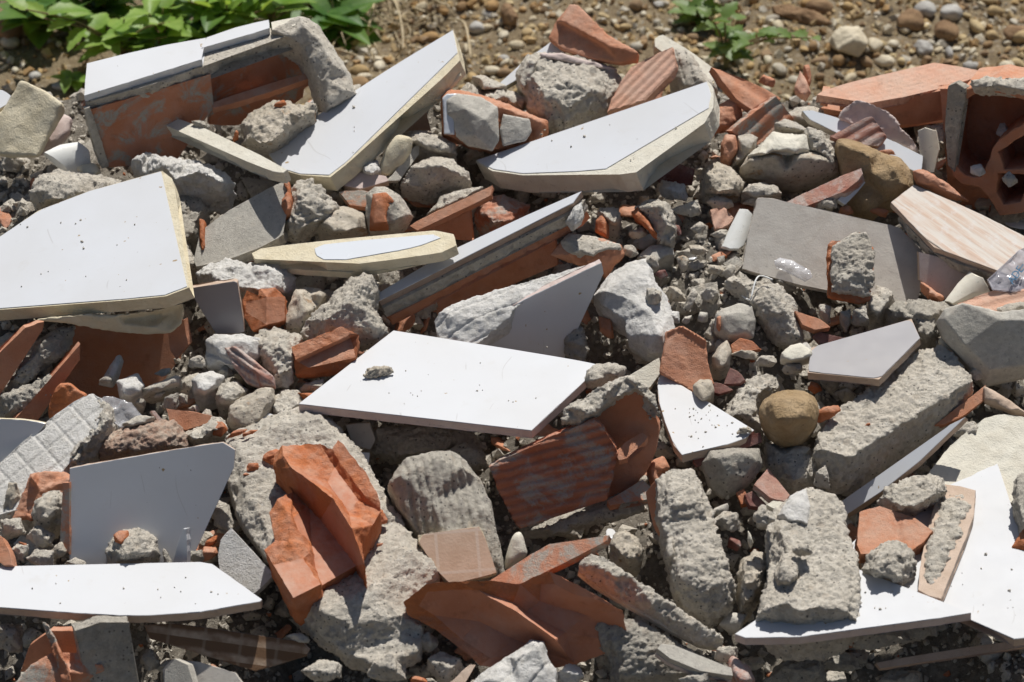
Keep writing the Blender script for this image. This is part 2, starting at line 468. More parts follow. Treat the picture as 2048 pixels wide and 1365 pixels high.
    for Q, N in loops:
        m = len(Q); ring0 = [omap.get(s0 + i, None) for i in range(m)]
        if any(x is None for x in ring0): ring0 = [int(np.argmin(((tv - A[s0 + i]) ** 2).sum(1))) for i in range(m)]
        prev = ring0; hq = H(Q); ht = Htop(Q)
        for k in range(nr + 1):
            f = k / nr
            z = np.where(f < 1e-6, top * .001 + ht - bev * .001 * .8, top * .001 + hq + (ht - hq) * (1 - f) - th * .001 * f)
            q3 = np.c_[Q, z] / .006 + off
            lat = edge * .001 * fbm(q3, 3, .6) * (0.15 if k == 0 else 1) + slant * .001 * f
            W = Q + N * lat[:, None]
            V.append(np.c_[W, z]); cur = list(range(cnt, cnt + m)); cnt += m
            for i in range(m):
                j = (i + 1) % m; F.append((prev[i], cur[i], cur[j], prev[j]))
            if k == 0: sharp += [(ring0[i], ring0[(i + 1) % m]) for i in range(m)]
            prev = cur
        bots.append((s0, m, prev)); s0 += m
    # bottom face
    bm_ = {}
    for s, m, ring in bots:
        for i in range(m):
            k = omap.get(s + i)
            if k is not None: bm_[k] = ring[i]
    zb = top * .001 + H(tv) - th * .001 + (rb * .001 * fbm(np.c_[tv, 0 * zt] / .009 + 9 + off, 3, .6) if rb else 0)
    extra = [i for i in range(base) if i not in bm_]
    V.append(np.c_[tv[extra], zb[extra]])
    for j, i in enumerate(extra): bm_[i] = cnt + j
    F += [(bm_[f[2]], bm_[f[1]], bm_[f[0]]) for f in tris]
    V = np.concatenate(V)
    M = np.array((u, v, n))
    V3 = V @ M
    me = bpy.data.meshes.new(name); me.from_pydata(V3.tolist(), [], F)
    me.polygons.foreach_set('use_smooth', [True] * len(F))
    at_ = me.attributes.new('sharp_face', 'BOOLEAN', 'FACE') if 'sharp_face' not in me.attributes else me.attributes['sharp_face']
    flat = np.ones(len(F), bool)
    if curve or groove or rough or hf: flat[:nt_] = False
    at_.data.foreach_set('value', flat)
    uvl = me.uv_layers.new(name="UVMap")
    li = np.zeros(len(me.loops), np.int32); me.loops.foreach_get('vertex_index', li)
    uvl.data.foreach_set('uv', V[li, :2].ravel())
    if curve or groove or rough or hf:
        se = set(tuple(sorted(e)) for e in sharp)
        es = me.attributes.new('sharp_edge', 'BOOLEAN', 'EDGE') if 'sharp_edge' not in me.attributes else me.attributes['sharp_edge']
        ev = np.zeros(len(me.edges) * 2, np.int32); me.edges.foreach_get('vertices', ev); ev = ev.reshape(-1, 2)
        es.data.foreach_set('value', np.array([tuple(sorted(e)) in se for e in ev.tolist()]))
    me.update(); return me
def plane_for(outline, n, a, lift, pl):
    if pl is not None: return pl
    o = pts(outline)
    if a is None:
        a = (sum(q[0] for q in o) / len(o), max(178, sum(q[1] for q in o) / len(o)))
    p = a if isinstance(a, Vector) else at(a[0], a[1], lift)
    return Plane(p, n)
def S(name, label, mat, outline, n=TILT, a=None, lift=0, th=8, parent=None, pl=None, **kw):
    pl = plane_for(outline, n, a, lift, pl)
    me = sheet_mesh(name, pl, outline, th, **kw)
    return Thing(place(name, me, mat, pl.p, parent, label), pl)
def T(name, label, outline, n=UP, a=None, lift=0, th=7, glaze='white', body='tan', body_out=None, bj=.8, edge=.4, jag=.3, gpart='glaze', bpart='clay_body', pl=None, **kw):
    pl = plane_for(outline, n, a, lift, pl)
    e = empty(name, label, pl.p); sd = SEED[0]
    S(gpart, None, glaze, outline, pl=pl, parent=e, th=.55, top=0.0, jag=jag, edge=.05, bev=.3, chip=2.4, **kw)
    SEED[0] = sd
    sx = {k: v for k, v in kw.items() if k in ('curve', 'slant', 'hf')}
    S(bpart, None, body, body_out or outline, pl=pl, parent=e, th=th - .56, top=-.56, jag=jag, edge=edge, bev=.05, **sx)
    return Thing(e, pl)

# ---- chunks: traced silhouettes with relief, closed behind, remeshed and roughened
PENDING = []
STYLE = {  # (amplitude mm, wavelength mm) pairs, then grain amplitude at 3 mm
    'rough': ((2.0, 30), (1.1, 12), (1.3, 3.1), 1.3), 'lumpy': ((2.0, 22), (3.0, 9), (2.0, 3.8), 1.2), 'soft': ((1.4, 32), (.9, 10), (.6, 4.0), .35),
    'stone': ((1.6, 34), (.5, 9), (.3, 3.6), .35), 'smooth': ((1.5, 40), (.25, 12), (.0, 4), .1), 'plaster': ((1.2, 30), (1.0, 9), (.5, 4), .4), 'break': ((.8, 20), (1.1, 8), (.7, 3.6), .45),
    'brk2': ((.4, 24), (.5, 7), (.4, 3.4), .4),
    'flat': ((.5, 34), (.25, 9), (.25, 4), .15), 'grain': ((1.3, 26), (1.0, 9), (1.4, 3.1), 1.35)}
def queue(o, style, vox, groove=None, amp=1.0):
    m = o.modifiers.new("remesh", 'REMESH'); m.mode = 'VOXEL'; m.voxel_size = vox; m.use_smooth_shade = True
    it = {'smooth': 40, 'stone': 30, 'soft': 2}.get(style, 0)
    if it: q = o.modifiers.new("smooth", 'SMOOTH'); q.factor = .6; q.iterations = it
    PENDING.append((o, style, groove, amp))
def bake():
    dg = bpy.context.evaluated_depsgraph_get()
    todo = list(PENDING); new = []
    for o, st, gr, am in todo: new.append(bpy.data.meshes.new_from_object(o.evaluated_get(dg)))
    for (o, st, gr, am), me in zip(todo, new):
        old = o.data; o.modifiers.clear()
        k = len(me.vertices)
        co = np.zeros(k * 3, np.float32); me.vertices.foreach_get('co', co); co = co.reshape(-1, 3).astype(float)
        no = np.zeros(k * 3, np.float32); me.vertices.foreach_get('normal', no); no = no.reshape(-1, 3)
        wl = np.array(o.location if o.parent is None else o.location + o.parent.location)
        P = co + wl; d = 0
        for i, (amp, wv) in enumerate(STYLE[st][:3]):
            if not amp: continue
            q = P / (wv * .001) + 31 * i
            if i: q = q + .35 * np.stack([pn(q * .9), pn(q * .9 + 40), pn(q * .9 + 80)], 1)
            d = d + amp * .001 * (fbm(q, 3, .55) if i == 0 else .5 - worley(q) * 1.15)
        d = d + STYLE[st][3] * .001 * (fbm(P / .0055, 3, .75) - .25 * np.clip(fbm(P / .0075 + 9, 2) - .45, 0, 1) * 6)
        d = d * am
        for org, dv, per, amp, nv, nar in (gr or ()):
            R = P - np.array(org); s = R @ np.array(dv)
            s = s + (.0004 if nar else .0009) * fbm(P / .03, 2)
            w_ = np.clip((no @ np.array(nv) - .35) * 3, 0, 1)
            ph = 2 * np.pi * s / (per * .001)
            d = d - amp * .001 * w_ * (np.clip((np.cos(ph) - .90) * 14, 0, 1) if nar else np.clip(np.sin(ph) * 1.3 + .2, 0, 1) * (.6 + .6 * fbm(P / .012, 2)))
        co = co + no * d[:, None]
        me.vertices.foreach_set('co', co.astype(np.float32).ravel())
        me.polygons.foreach_set('use_smooth', [True] * len(me.polygons))
        me.update()
        if not me.materials:
            for mm in old.materials: me.materials.append(mm)
        o.data = me; me.name = o.name; bpy.data.meshes.remove(old)
    PENDING.clear()
def C(name, label, mat, outline, inner=(), n=TILT, a=None, lift=0, depth=30, dome=None, droop=8, style='rough', vox=1.25, edges=(), parent=None, pl=None, h0=0, taper=.8, groove=None, rim=None):
    SEED[0] += 1; rs = random.Random(SEED[0])
    O = pts(outline); I = pts(inner)
    pl = plane_for(outline, n, a, lift, pl)
    cx = sum(q[0] for q in O) / len(O); cy = sum(q[1] for q in O) / len(O)
    y0, y1 = min(q[1] for q in O), max(q[1] for q in O)
    ar = sum(O[i][0] * O[(i + 1) % len(O)][1] - O[(i + 1) % len(O)][0] * O[i][1] for i in range(len(O)))
    if ar > 0: O = O[::-1]          # counter-clockwise as seen (image y is down)
    oh = []
    for q in O:
        if len(q) > 2: oh.append(q[2] + h0)
        else: oh.append(h0 - droop * max(0, (q[1] - (y0 + y1) / 2) / (y1 - y0) * 2))
    if dome is not None:
        for f, k in ((.62, 1.0), (.25, 1.15)):
            for q in O[::(1 if f > .5 else 3)]:
                I.append((cx + (q[0] - cx) * (f + rs.uniform(-.09, .09)), cy + (q[1] - cy) * (f + rs.uniform(-.09, .09)), dome * (k + rs.uniform(-.25, .25))))
    m = len(O)
    V2 = [(q[0], -q[1]) for q in O] + [(q[0], -q[1]) for q in I]
    hs = oh + [(q[2] if len(q) > 2 else 0) + h0 for q in I]
    E = [(i, (i + 1) % m) for i in range(m)] + [(m + i, m + j) for i, j in edges]
    r = delaunay_2d_cdt([Vector(q) for q in V2], E, [], 1, 1e-4, True)
    V, hh = [], []
    for q, o in zip(r[0], r[3]):
        if len(o): h = hs[o[0]]
        else:
            j = min(range(len(V2)), key=lambda k: (V2[k][0] - q[0]) ** 2 + (V2[k][1] - q[1]) ** 2); h = hs[j]
        V.append(pl.hit(q[0], -q[1], h))
    om = {k: i for i, o in enumerate(r[3]) for k in o}
    F = [tuple(f) for f in r[2]]
    ring = []
    for i in range(m):
        if i in om and (not ring or om[i] != ring[-1]): ring.append(om[i])
    P = [V[i] for i in ring]; cen = sum(P, Vector()) / len(P)
    prev = ring
    for f, sc in ((.45, 1.0), (1.0, taper)):
        cur = []
        for p in P:
            q = cen + (p - cen) * sc; hq = (p - cen).dot(pl.n) * sc
            q = q - pl.n * (depth * .001 * f + (hq if f == 1.0 else 0))
            cur.append(len(V)); V.append(q)
        for i in range(len(P)):
            j = (i + 1) % len(P); F.append((prev[i], cur[i], cur[j], prev[j]))
        prev = cur
    V.append(cen - pl.n * (depth * .001)); k = len(V) - 1
    for i in range(len(P)): F.append((prev[i], k, prev[(i + 1) % len(P)]))
    loc = pl.p
    me = mesh(name, [v - loc for v in V], F)
    bm = bmesh.new(); bm.from_mesh(me); bmesh.ops.recalc_face_normals(bm, faces=bm.faces); bm.to_mesh(me); bm.free()
    o = place(name, me, mat, loc, parent, label)
    gr = None
    if groove:
        e = (pl.hit(groove[2], groove[3]) - pl.hit(groove[0], groove[1])).normalized(); o0 = pl.hit(groove[0], groove[1])
        nar = groove[6] if len(groove) > 6 else 0
        gr = [(o0, pl.n.cross(e), groove[4], groove[5], tuple(pl.n), nar)]
        if nar == 2: gr.append((o0, e, groove[4], groove[5], tuple(pl.n), nar))
    ext = min((max(q[0] for q in O) - min(q[0] for q in O)), (y1 - y0)) * PXM
    queue(o, style, vox * .001, gr, max(.4, min(1.0, ext / .032)))
    return Thing(o, pl)
def hull_mesh(name, ax, seed, k=16, jit=.18):
    rs = random.Random(seed); bm = bmesh.new()
    for i in range(k):
        z = 1 - 2 * (i + .5) / k; ph = i * 2.39996 + rs.uniform(-.4, .4); rr = math.sqrt(1 - z * z)
        s = 1 + rs.uniform(-jit, jit)
        p = ax[0] * (rr * math.cos(ph) * s) + ax[1] * (rr * math.sin(ph) * s) + ax[2] * (z * s)
        bm.verts.new(p)
    bmesh.ops.convex_hull(bm, input=bm.verts[:])
    for v in [v for v in bm.verts if not v.link_faces]: bm.verts.remove(v)
    me = bpy.data.meshes.new(name); bm.to_mesh(me); bm.free(); return me
PXM = 2 * HALF * DIST / 2048
def L(name, label, mat, x, y, rx, ry, rot=0, lift=6, style='lumpy', vox=None, k=10, jit=.36, dz=1.0, parent=None, n=None):
    """a small lump: centre and radii in photo pixels, rot in degrees counter-clockwise"""
    SEED[0] += 1
    p = at(x, max(y, 0), lift)
    s = PXM * (p - EYE).length / DIST
    c, q = math.cos(math.radians(rot)), math.sin(math.radians(rot))
    ax = ((RGT * c + UPV * q) * (rx * s), (UPV * c - RGT * q) * (ry * s), -FWD * (min(rx, ry) * s * dz))
    me = hull_mesh(name, ax, SEED[0], k, jit)
    o = place(name, me, mat, p, parent, label)
    queue(o, style, vox * .001 if vox else max(.0009, min(.0014, min(rx, ry) * s / 10)), None, max(.3, min(1.0, min(rx, ry) * s / .016)))
    return Thing(o, None)

def FC(name, label, mats, verts, faces, smooth=(), pl=None, n=FACE, a=None, lift=0, depth=14, hs=1.0, rough=.7, parent=None):
    """a crisp faceted broken piece: vertices are x,y,height (mm); faces index them; faces listed in smooth carry mats[1]"""
    SEED[0] += 1; P = pts(verts); pl = plane_for([q[:2] for q in P], n, a, lift, pl)
    bm = bmesh.new(); src = bm.faces.layers.int.new('src')
    vs = [bm.verts.new(pl.hit(x, y, h * hs) - pl.p) for x, y, h in P]
    for i, f in enumerate(faces):
        try: F = bm.faces.new([vs[k] for k in f])
        except ValueError: continue
        F[src] = i; F.material_index = 1 if i in smooth else 0
    for v in [v for v in bm.verts if not v.link_faces]: bm.verts.remove(v)
    bmesh.ops.recalc_face_normals(bm, faces=bm.faces)
    if sum((f.normal.dot(pl.n) * f.calc_area() for f in bm.faces)) < 0: bmesh.ops.reverse_faces(bm, faces=bm.faces)
    bd = [e for e in bm.edges if e.is_boundary]
    r = bmesh.ops.extrude_edge_only(bm, edges=bd)
    nv = [g for g in r['geom'] if isinstance(g, bmesh.types.BMVert)]
    for g in r['geom']:
        if isinstance(g, bmesh.types.BMFace): g[src] = 900; g.material_index = 0
    c = sum((v.co for v in nv), Vector()) / len(nv)
    for v in nv: v.co = c + (v.co - c) * .94; v.co -= pl.n * (v.co.dot(pl.n) + depth * .001)
    be = [e for e in bm.edges if e.is_boundary]
    for g in bmesh.ops.holes_fill(bm, edges=be)['faces']: g[src] = 901
    bmesh.ops.recalc_face_normals(bm, faces=bm.faces)
    bmesh.ops.triangulate(bm, faces=bm.faces[:])
    for _ in range(5):
        lg = [e for e in bm.edges if e.calc_length() > .0026]
        if not lg: break
        bmesh.ops.subdivide_edges(bm, edges=lg, cuts=1); bmesh.ops.triangulate(bm, faces=[f for f in bm.faces if len(f.verts) > 3])
    bm.normal_update(); V = list(bm.verts)
    W = np.array([tuple(v.co + pl.p) for v in V]); d = fbm(W / .008, 3, .6) + .6 * (.5 - worley(W / .004)); wv = fbm(W / .006 + 50, 2)
    for v, x, y in zip(V, d, wv):
        k = all(f.material_index == 1 for f in v.link_faces); ed = len({f[src] for f in v.link_faces}) > 1
        v.co += v.normal * (x * .001 * (.06 if k and not ed else rough))
        if ed: v.co += Vector((y, x, y)) * .0003 * rough
    for f in bm.faces: f.smooth = True
    for e in bm.edges:
        if len(e.link_faces) == 2 and e.link_faces[0][src] != e.link_faces[1][src]: e.smooth = False
    me = bpy.data.meshes.new(name); bm.to_mesh(me); bm.free()
    for m in mats: me.materials.append(MAT[m])
    return Thing(place(name, me, None, pl.p, parent, label), pl)
# ------------------------------------------------------------------ ground and mound (setting)
def nonuni(a, b, step, far):
    c = list(np.arange(a, b, step)); s = step
    lo, hi = [], []
    x = a
    while x > -far: s *= 1.35; x -= s; lo.append(x)
    s = step; x = b
    while x < far: s *= 1.35; x += s; hi.append(x)
    return np.array(lo[::-1] + c + [b] + hi)
def gridmesh(name, xs, ys, zf):
    X, Y = np.meshgrid(xs, ys); P = np.c_[X.ravel(), Y.ravel()]
    Z = zf(P); nx, ny = len(xs), len(ys)
    i = np.arange(nx * ny).reshape(ny, nx)
    F = np.stack([i[:-1, :-1], i[:-1, 1:], i[1:, 1:], i[1:, :-1]], -1).reshape(-1, 4)
    me = bpy.data.meshes.new(name); me.from_pydata(np.c_[P, Z].tolist(), [], F.tolist())
    me.polygons.foreach_set('use_smooth', [True] * len(me.polygons)); me.update(); return me
def ground_z(P):
    q = np.c_[P, 0 * P[:, 0]]
    near = np.exp(-np.clip(np.hypot(P[:, 0], P[:, 1] - .5) - 1.0, 0, None) * 2)
    dip = np.clip((.43 - P[:, 1]) / .08, 0, 1) * np.clip((P[:, 1] + .70) / .08, 0, 1) * np.clip((.72 - np.abs(P[:, 0])) / .08, 0, 1)
    return near * (.012 * fbm(q / .16, 3) + .003 * fbm(q / .02, 3)) - .012 - .16 * dip
g = place('ground', gridmesh('ground', nonuni(-.8, .8, .005, 150), nonuni(-.75, 1.1, .007, 150), ground_z), 'soil', (0, 0, 0)); g['kind'] = 'structure'
HIGH = [(1400, 480, 130, 30), (1500, 600, 120, 30), (60, 400, 90, 26), (350, 780, 80, 22), (60, 1080, 80, 20), (1480, 1030, 60, 20), (1620, 960, 60, 18),
        (1460, 720, 90, 26), (640, 440, 60, 12), (1120, 230, 60, 14), (480, 820, 60, 14), (1640, 250, 60, 16), (1450, 340, 70, 16), (1560, 400, 70, 20), (1220, 470, 40, 12)]
LOW = [(900, 590, 120, 38), (190, 720, 150, 45), (1190, 690, 80, 40), (1750, 1340, 260, 55), (850, 910, 120, 28), (620, 1230, 60, 25), (80, 1290, 120, 25),
       (1270, 1110, 60, 20), (1180, 1300, 80, 25), (1000, 410, 110, 25), (1800, 380, 60, 15), (1930, 450, 70, 25), (560, 500, 120, 15), (1960, 780, 60, 15)]
_hp = [(at(x, y), r * PXM, d) for x, y, r, d in HIGH] + [(at(x, y), r * PXM, -d * 1.7) for x, y, r, d in LOW]
def mound_z(P):
    x, y = P[:, 0], P[:, 1]
    z = np.where(y < .28, .2 + (y - .30) * .249, .195 - (y - .28) * 1.3)
    z = np.maximum(z, -.03)
    d = np.full(len(P), 44.0)
    for c, r, k in _hp: d -= k * np.exp(-(((x - c.x) / r) ** 2 + ((y - c.y) / (r * 1.6)) ** 2))
    q = np.c_[P, 0 * x]
    d = d * .001 + .010 * fbm(q / .07, 3) + .004 * fbm(q / .014, 3, .6)
    z = z - d - np.clip(np.abs(x) - .55, 0, None) * .8
    return np.maximum(z, -.10)
g = place('rubble_mound', gridmesh('rubble_mound', np.arange(-.80, .801, .004), np.arange(-.72, .60, .004), mound_z), 'moundsoil', (0, 0, 0)); g['kind'] = 'structure'

# ------------------------------------------------------------------ big pieces, back row
# tiled brick block at the back
fr = Plane(at(215, 338, -4), (.10, -1, .14))
tp = Plane(fr.hit(168, 194, 3), (-.05, -.12, 1))
_e = (tp.hit(404, 121) - tp.hit(168, 194)).normalized()
fr = Plane(tp.hit(168, 194), _e.cross(Vector((0, 0, 1))).normalized() + Vector((0, 0, .12)))
_n = lambda k: fr.n + Vector((0, 0, k))
e = empty('tiled_brick_block', 'large broken hollow brick wall block faced with white tile, before the green weeds', fr.p)
S('brick_body', None, 'brick_smear', "172,222 300,185 402,158 421,148 424,202 428,215 400,228 405,250 352,322 300,330 216,336 194,290", pl=fr, parent=e, th=26, slant=-6, edge=.8, rough=.5, rb=0)
S('side_mortar', None, 'mortar', "169,218 180,214 196,262 208,300 218,334 205,338 192,300 178,255", pl=Plane(fr.p + fr.n * .0025, fr.n), parent=e, th=5, edge=.8, rough=.5)
S('brick_cell_wall', None, 'brick_smear', "415,150 500,118 585,78 612,90 645,140 640,158 560,205 424,236", pl=Plane(fr.hit(500, 150, -26), _n(.1)), parent=e, th=9, rough=.3)
S('brick_rib', None, 'brick', "424,206 500,180 580,155 640,141 642,149 560,178 470,206 426,217", pl=Plane(fr.hit(500, 190, 2), (.05, -.35, .94)), parent=e, th=7, edge=.7)
S('brick_lower_wall', None, 'brick_smear', "424,214 500,194 610,165 605,195 560,230 470,252 420,250", pl=Plane(fr.hit(500, 190, -12), _n(.15)), parent=e, th=8, rough=.4)
S('mortar_bed', None, 'mortar', "168,193 300,157 404,121 442,88 540,60 600,50 590,36 540,44 412,78 250,110 176,129", pl=tp, parent=e, top=-6.2, th=15, edge=1.4, jag=.9)
S('tile_facing', None, 'white', "168,192 404,119 401,98 412,76 330,90 250,108 174,127", pl=tp, parent=e, th=6, jag=.4)
S('tile_facing', None, 'white', "402,97 440,86 446,83 540,57 537,40 470,55 414,75", pl=Plane(tp.hit(404, 119, .4), tp.n), parent=e, th=6, jag=.4)
S('tile_facing', None, 'cream_pale', "543,45 598,33 604,46 575,56 545,62", pl=Plane(tp.hit(404, 119, -3), tp.n), parent=e, th=6, jag=.6)
C('broken_end', None, 'mortar', "543,60 597,33 612,34 640,52 668,92 700,150 716,188 690,200 660,212 640,160 606,92 580,74", inner="606,48,10 640,80,12 668,130,14 690,180,8 620,90,6 650,160,6", pl=Plane(tp.hit(560, 62, -2), (.35, -.45, .8)), parent=e, depth=30, style='soft', droop=0)

C('ceramic_shard', 'thick cream ceramic shard standing upright with a lit broken top edge', 'cream', "38,158,8 48,160,9 88,178,8 126,206,6 127,222 95,270 74,312 0,310 -30,300 -30,235,6 0,222,6",
  inner="44,172,7 118,216,6 50,240,2 40,290,0", n=(-.25, -.55, .8), a=(60, 310), lift=0, depth=14, style='smooth', droop=0)
C('ceramic_shard', 'pale pinkish ceramic shard behind the upright cream shard', 'pinkish', "95,215 125,222 147,234 140,262 118,290 70,312 60,290", dome=3, n=(-.1, -.6, .8), a=(110, 300), lift=-14, depth=12, style='smooth', droop=0)
T('ceramic_shard', 'flat pale ceramic shard at the frame edge behind the upright cream shard', "-40,175 5,180 22,192 12,210 -40,240", n=(0, -.4, .9), a=(0, 230), lift=4, glaze='white_cool', body='cream')
S('pipe_shard', 'white curved pipe shard lying half shaded in front of the tiled brick block', 'pvc', "88,305 120,288 156,283 178,300 182,322 140,342 132,330", n=(.1, -.45, .85), a=(130, 320), lift=4, th=4, curve=(90, 310, 175, 290, 18), jag=.2)
C('ceramic_shard', 'small cream curved ceramic shard below the white pipe shard', 'cream', "150,330 190,322 206,345 190,365 155,350", dome=5, a=(180, 350), lift=2, style='smooth', depth=10)
C('mortar_chunk', 'rounded grey mortar chunk with a pebble print near the huge sanitary shard', 'mortar', "58,385 75,352 110,338 150,345 200,350 243,360 246,376 200,395 150,412 110,412 72,412", dome=14, lift=6, depth=30, style='grain')
C('mortar_chunk', 'pale jagged mortar chunk under the cream ceramic bar', 'plaster', "260,322 275,308 300,302 330,314 382,318 420,328 450,345 470,372 460,402 400,410 350,400 300,365 285,345", inner="280,318,10 330,330,18 400,340,18 440,362,14 350,360,8", droop=16, lift=8, style='lumpy', depth=30)
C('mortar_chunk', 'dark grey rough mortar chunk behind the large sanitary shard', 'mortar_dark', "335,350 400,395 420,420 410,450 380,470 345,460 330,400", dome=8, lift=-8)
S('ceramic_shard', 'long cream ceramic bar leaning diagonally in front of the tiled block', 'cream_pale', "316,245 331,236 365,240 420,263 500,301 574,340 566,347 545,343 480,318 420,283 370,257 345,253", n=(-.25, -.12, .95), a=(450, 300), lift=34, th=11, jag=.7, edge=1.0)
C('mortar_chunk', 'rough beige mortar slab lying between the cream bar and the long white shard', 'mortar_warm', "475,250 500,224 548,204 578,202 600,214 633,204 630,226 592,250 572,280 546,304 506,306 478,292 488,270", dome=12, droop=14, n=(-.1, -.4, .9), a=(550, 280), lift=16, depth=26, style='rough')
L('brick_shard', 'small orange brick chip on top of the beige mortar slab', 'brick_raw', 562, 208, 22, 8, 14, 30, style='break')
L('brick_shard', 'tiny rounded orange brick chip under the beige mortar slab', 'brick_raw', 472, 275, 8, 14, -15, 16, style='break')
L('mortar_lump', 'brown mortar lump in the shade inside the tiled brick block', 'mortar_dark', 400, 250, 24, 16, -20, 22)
# long white shard
t = T('sanitary_shard', 'long white glazed shard with pointed lower end rising to a corner beside the gravel', "905,61 915,106 866,128 838,160 832,170 785,205 779,226 746,268 735,281 690,326 658,350 600,347 560,336 535,305 590,266 625,238 700,188 800,124", n=(-.32, -.14, .93), a=(740, 230), lift=26, th=16, glaze='white_cool', body='cream', jag=.3,
      body_out="906,61 917,106 919,120 880,160 842,185 806,205 789,208 782,228 748,271 737,284 692,329 660,353 600,349 559,338 534,305 590,265 625,237 700,187 800,123", bpart='cream_body', bj=.5)
LONG = t.pl
C('broken_corner', None, 'cream', "838,162,0 866,129,0 916,106,1 921,150,-10 880,198,-14 838,216,-14 806,214,-8 800,202,-2", inner="880,150,-4 850,190,-8", pl=t.pl, parent=t.o, depth=8, h0=-.8, style='flat', droop=0, vox=1.3)
T('ceramic_shard', 'beige ceramic shard in the shade under the long white shard', "780,228 850,215 862,262 800,262 770,250", n=(.1, -.9, .4), a=(820, 262), lift=-6, glaze='tan', body='tan')
C('mortar_lump', 'flat grey mortar lump next to the white shard behind the gravel', 'mortar', "943,152 962,148 1000,165 1016,174 1008,184 960,182", dome=7, lift=12, a=(980, 182), depth=14)
C('mortar_chunk', 'knobbly mortar chunk in front of the pebbly mortar boulder', 'mortar', "905,190 935,165 965,185 1010,175 1050,195 1045,215 1000,210 960,222 920,200", dome=12, lift=4, a=(980, 205), style='lumpy')
C('brick_shard', 'brick fragment with an even grey mortar face and orange end next to the mortar boulder', 'brick', "882,192,-4 900,178,0 960,188,0 1000,202,0 1095,240,0 1097,268,-3 1080,284,-6 1030,298,-10 985,304,-10 940,293,-10 885,272,-10", inner="886,195,7 960,204,8 1000,214,8 1082,244,7 1080,280,4 985,297,3 890,268,3", n=(.05, -.75, .66), a=(985, 304), lift=4, depth=30, style='break', droop=0)
b = Thing(COL.objects[-1], Plane(at(985, 304, 4), (.05, -.75, .66)))
C('mortar_face', None, 'mortar_flat', "893,200 915,186 962,193 996,214 998,280 985,302 935,292 912,272 908,240 894,228", inner="935,220,9 970,240,9 950,270,7", pl=b.pl, parent=b.o, h0=9.5, depth=9, droop=1, style='flat', vox=1.3)
C('mortar_face', None, 'mortar_flat', "1006,228 1060,238 1064,262 1052,282 1006,292 1000,260", inner="1030,255,1", pl=b.pl, parent=b.o, h0=8.5, depth=8, droop=0, style='flat', vox=1.3)
C('plaster_face', None, 'white_blue', "885,196 893,188 916,186 905,204 908,245 910,270 888,268", inner="898,230,0", pl=b.pl, parent=b.o, h0=8.5, depth=6, droop=0, style='flat', vox=1.2)
C('mortar_chunk', 'large pale mortar boulder full of small pebbles and holes, at the crest of the heap', 'mortar', "1032,150 1050,114 1080,104 1120,106 1180,120 1232,136 1246,160 1236,190 1215,220 1180,242 1130,262 1095,250 1060,215 1050,178", inner="1080,125,10 1180,138,10 1130,160,20 1090,190,22 1180,180,20 1140,215,16 1060,150,12", n=(0, -.42, .9), a=(1130, 240), lift=8, droop=4, depth=45, style='lumpy')
C('plaster_chunk', 'thin pink painted plaster strip along the top of the mortar boulder', 'pinkish', "1078,106 1120,106 1190,124 1236,138 1236,146 1180,132 1120,118 1082,114", dome=1, n=(0, -.6, .8), a=Plane(at(1130, 240, 8), (0, -.42, .9)).hit(1150, 120, 8), depth=8, style='plaster', vox=1.4)
T('tile_shard', 'white tile shard standing partly hidden behind the mortar boulder', "1103,84 1132,104 1092,112 1052,126 1034,156 1002,178 985,180 1042,128", n=(.05, -.45, .88), a=(1010, 178), lift=6, glaze='white_cool', body='cream')
C('mortar_lump', 'grey mortar knob standing next to the mortar boulder by the white tile', 'mortar', "1033,150 1045,120 1062,108 1078,116 1075,140 1062,175 1045,190 1035,175", dome=10, n=(0, -.7, .7), a=(1050, 190), lift=10, style='grain')
C('brick_shard', 'orange brick shard with one raised rib, highest on the crest against the gravel', 'brick', "1140,8,6 1156,10,6 1216,70,5 1276,104,4 1274,120 1240,126 1180,117 1120,97 1096,77 1110,45,0", inner="1122,42,9 1130,52,2 1165,70,2 1212,98,2 1160,62,8 1212,90,8", edges=((0, 4), (4, 5), (1, 2), (2, 3)), n=(-.28, -.5, .82), a=(1180, 122), lift=24, depth=14, style='flat', droop=0, vox=1.4)
S('brick_shard', 'pale orange ribbed brick shard leaning against the mortar boulder', 'brick_pale', "1262,133 1344,94 1350,120 1349,140 1320,166 1290,201 1250,212 1213,224 1232,180", n=(-.25, -.45, .85), a=(1290, 200), lift=26, th=9, groove=(1214, 224, 1344, 96, 6.5, .9), jag=.6, edge=.9)
C('mortar_chunk', 'grey mortar chunk with parallel score lines behind the ribbed brick shard', 'mortar', "1338,108 1352,98 1376,104 1400,135 1432,162 1440,185 1400,192 1360,185 1345,160", dome=7, n=(.1, -.6, .8), a=(1390, 190), lift=14, style='soft', groove=(1350, 105, 1372, 185, 8, 1.2, 1))
T('ceramic_shard', 'long cream tile edge pointing towards the small green plant', "1309,76 1326,69 1380,102 1434,142 1428,166 1400,160 1350,112 1310,94", n=(.1, -.35, .93), a=(1420, 160), lift=20, glaze='cream_pale', body='cream', th=10)
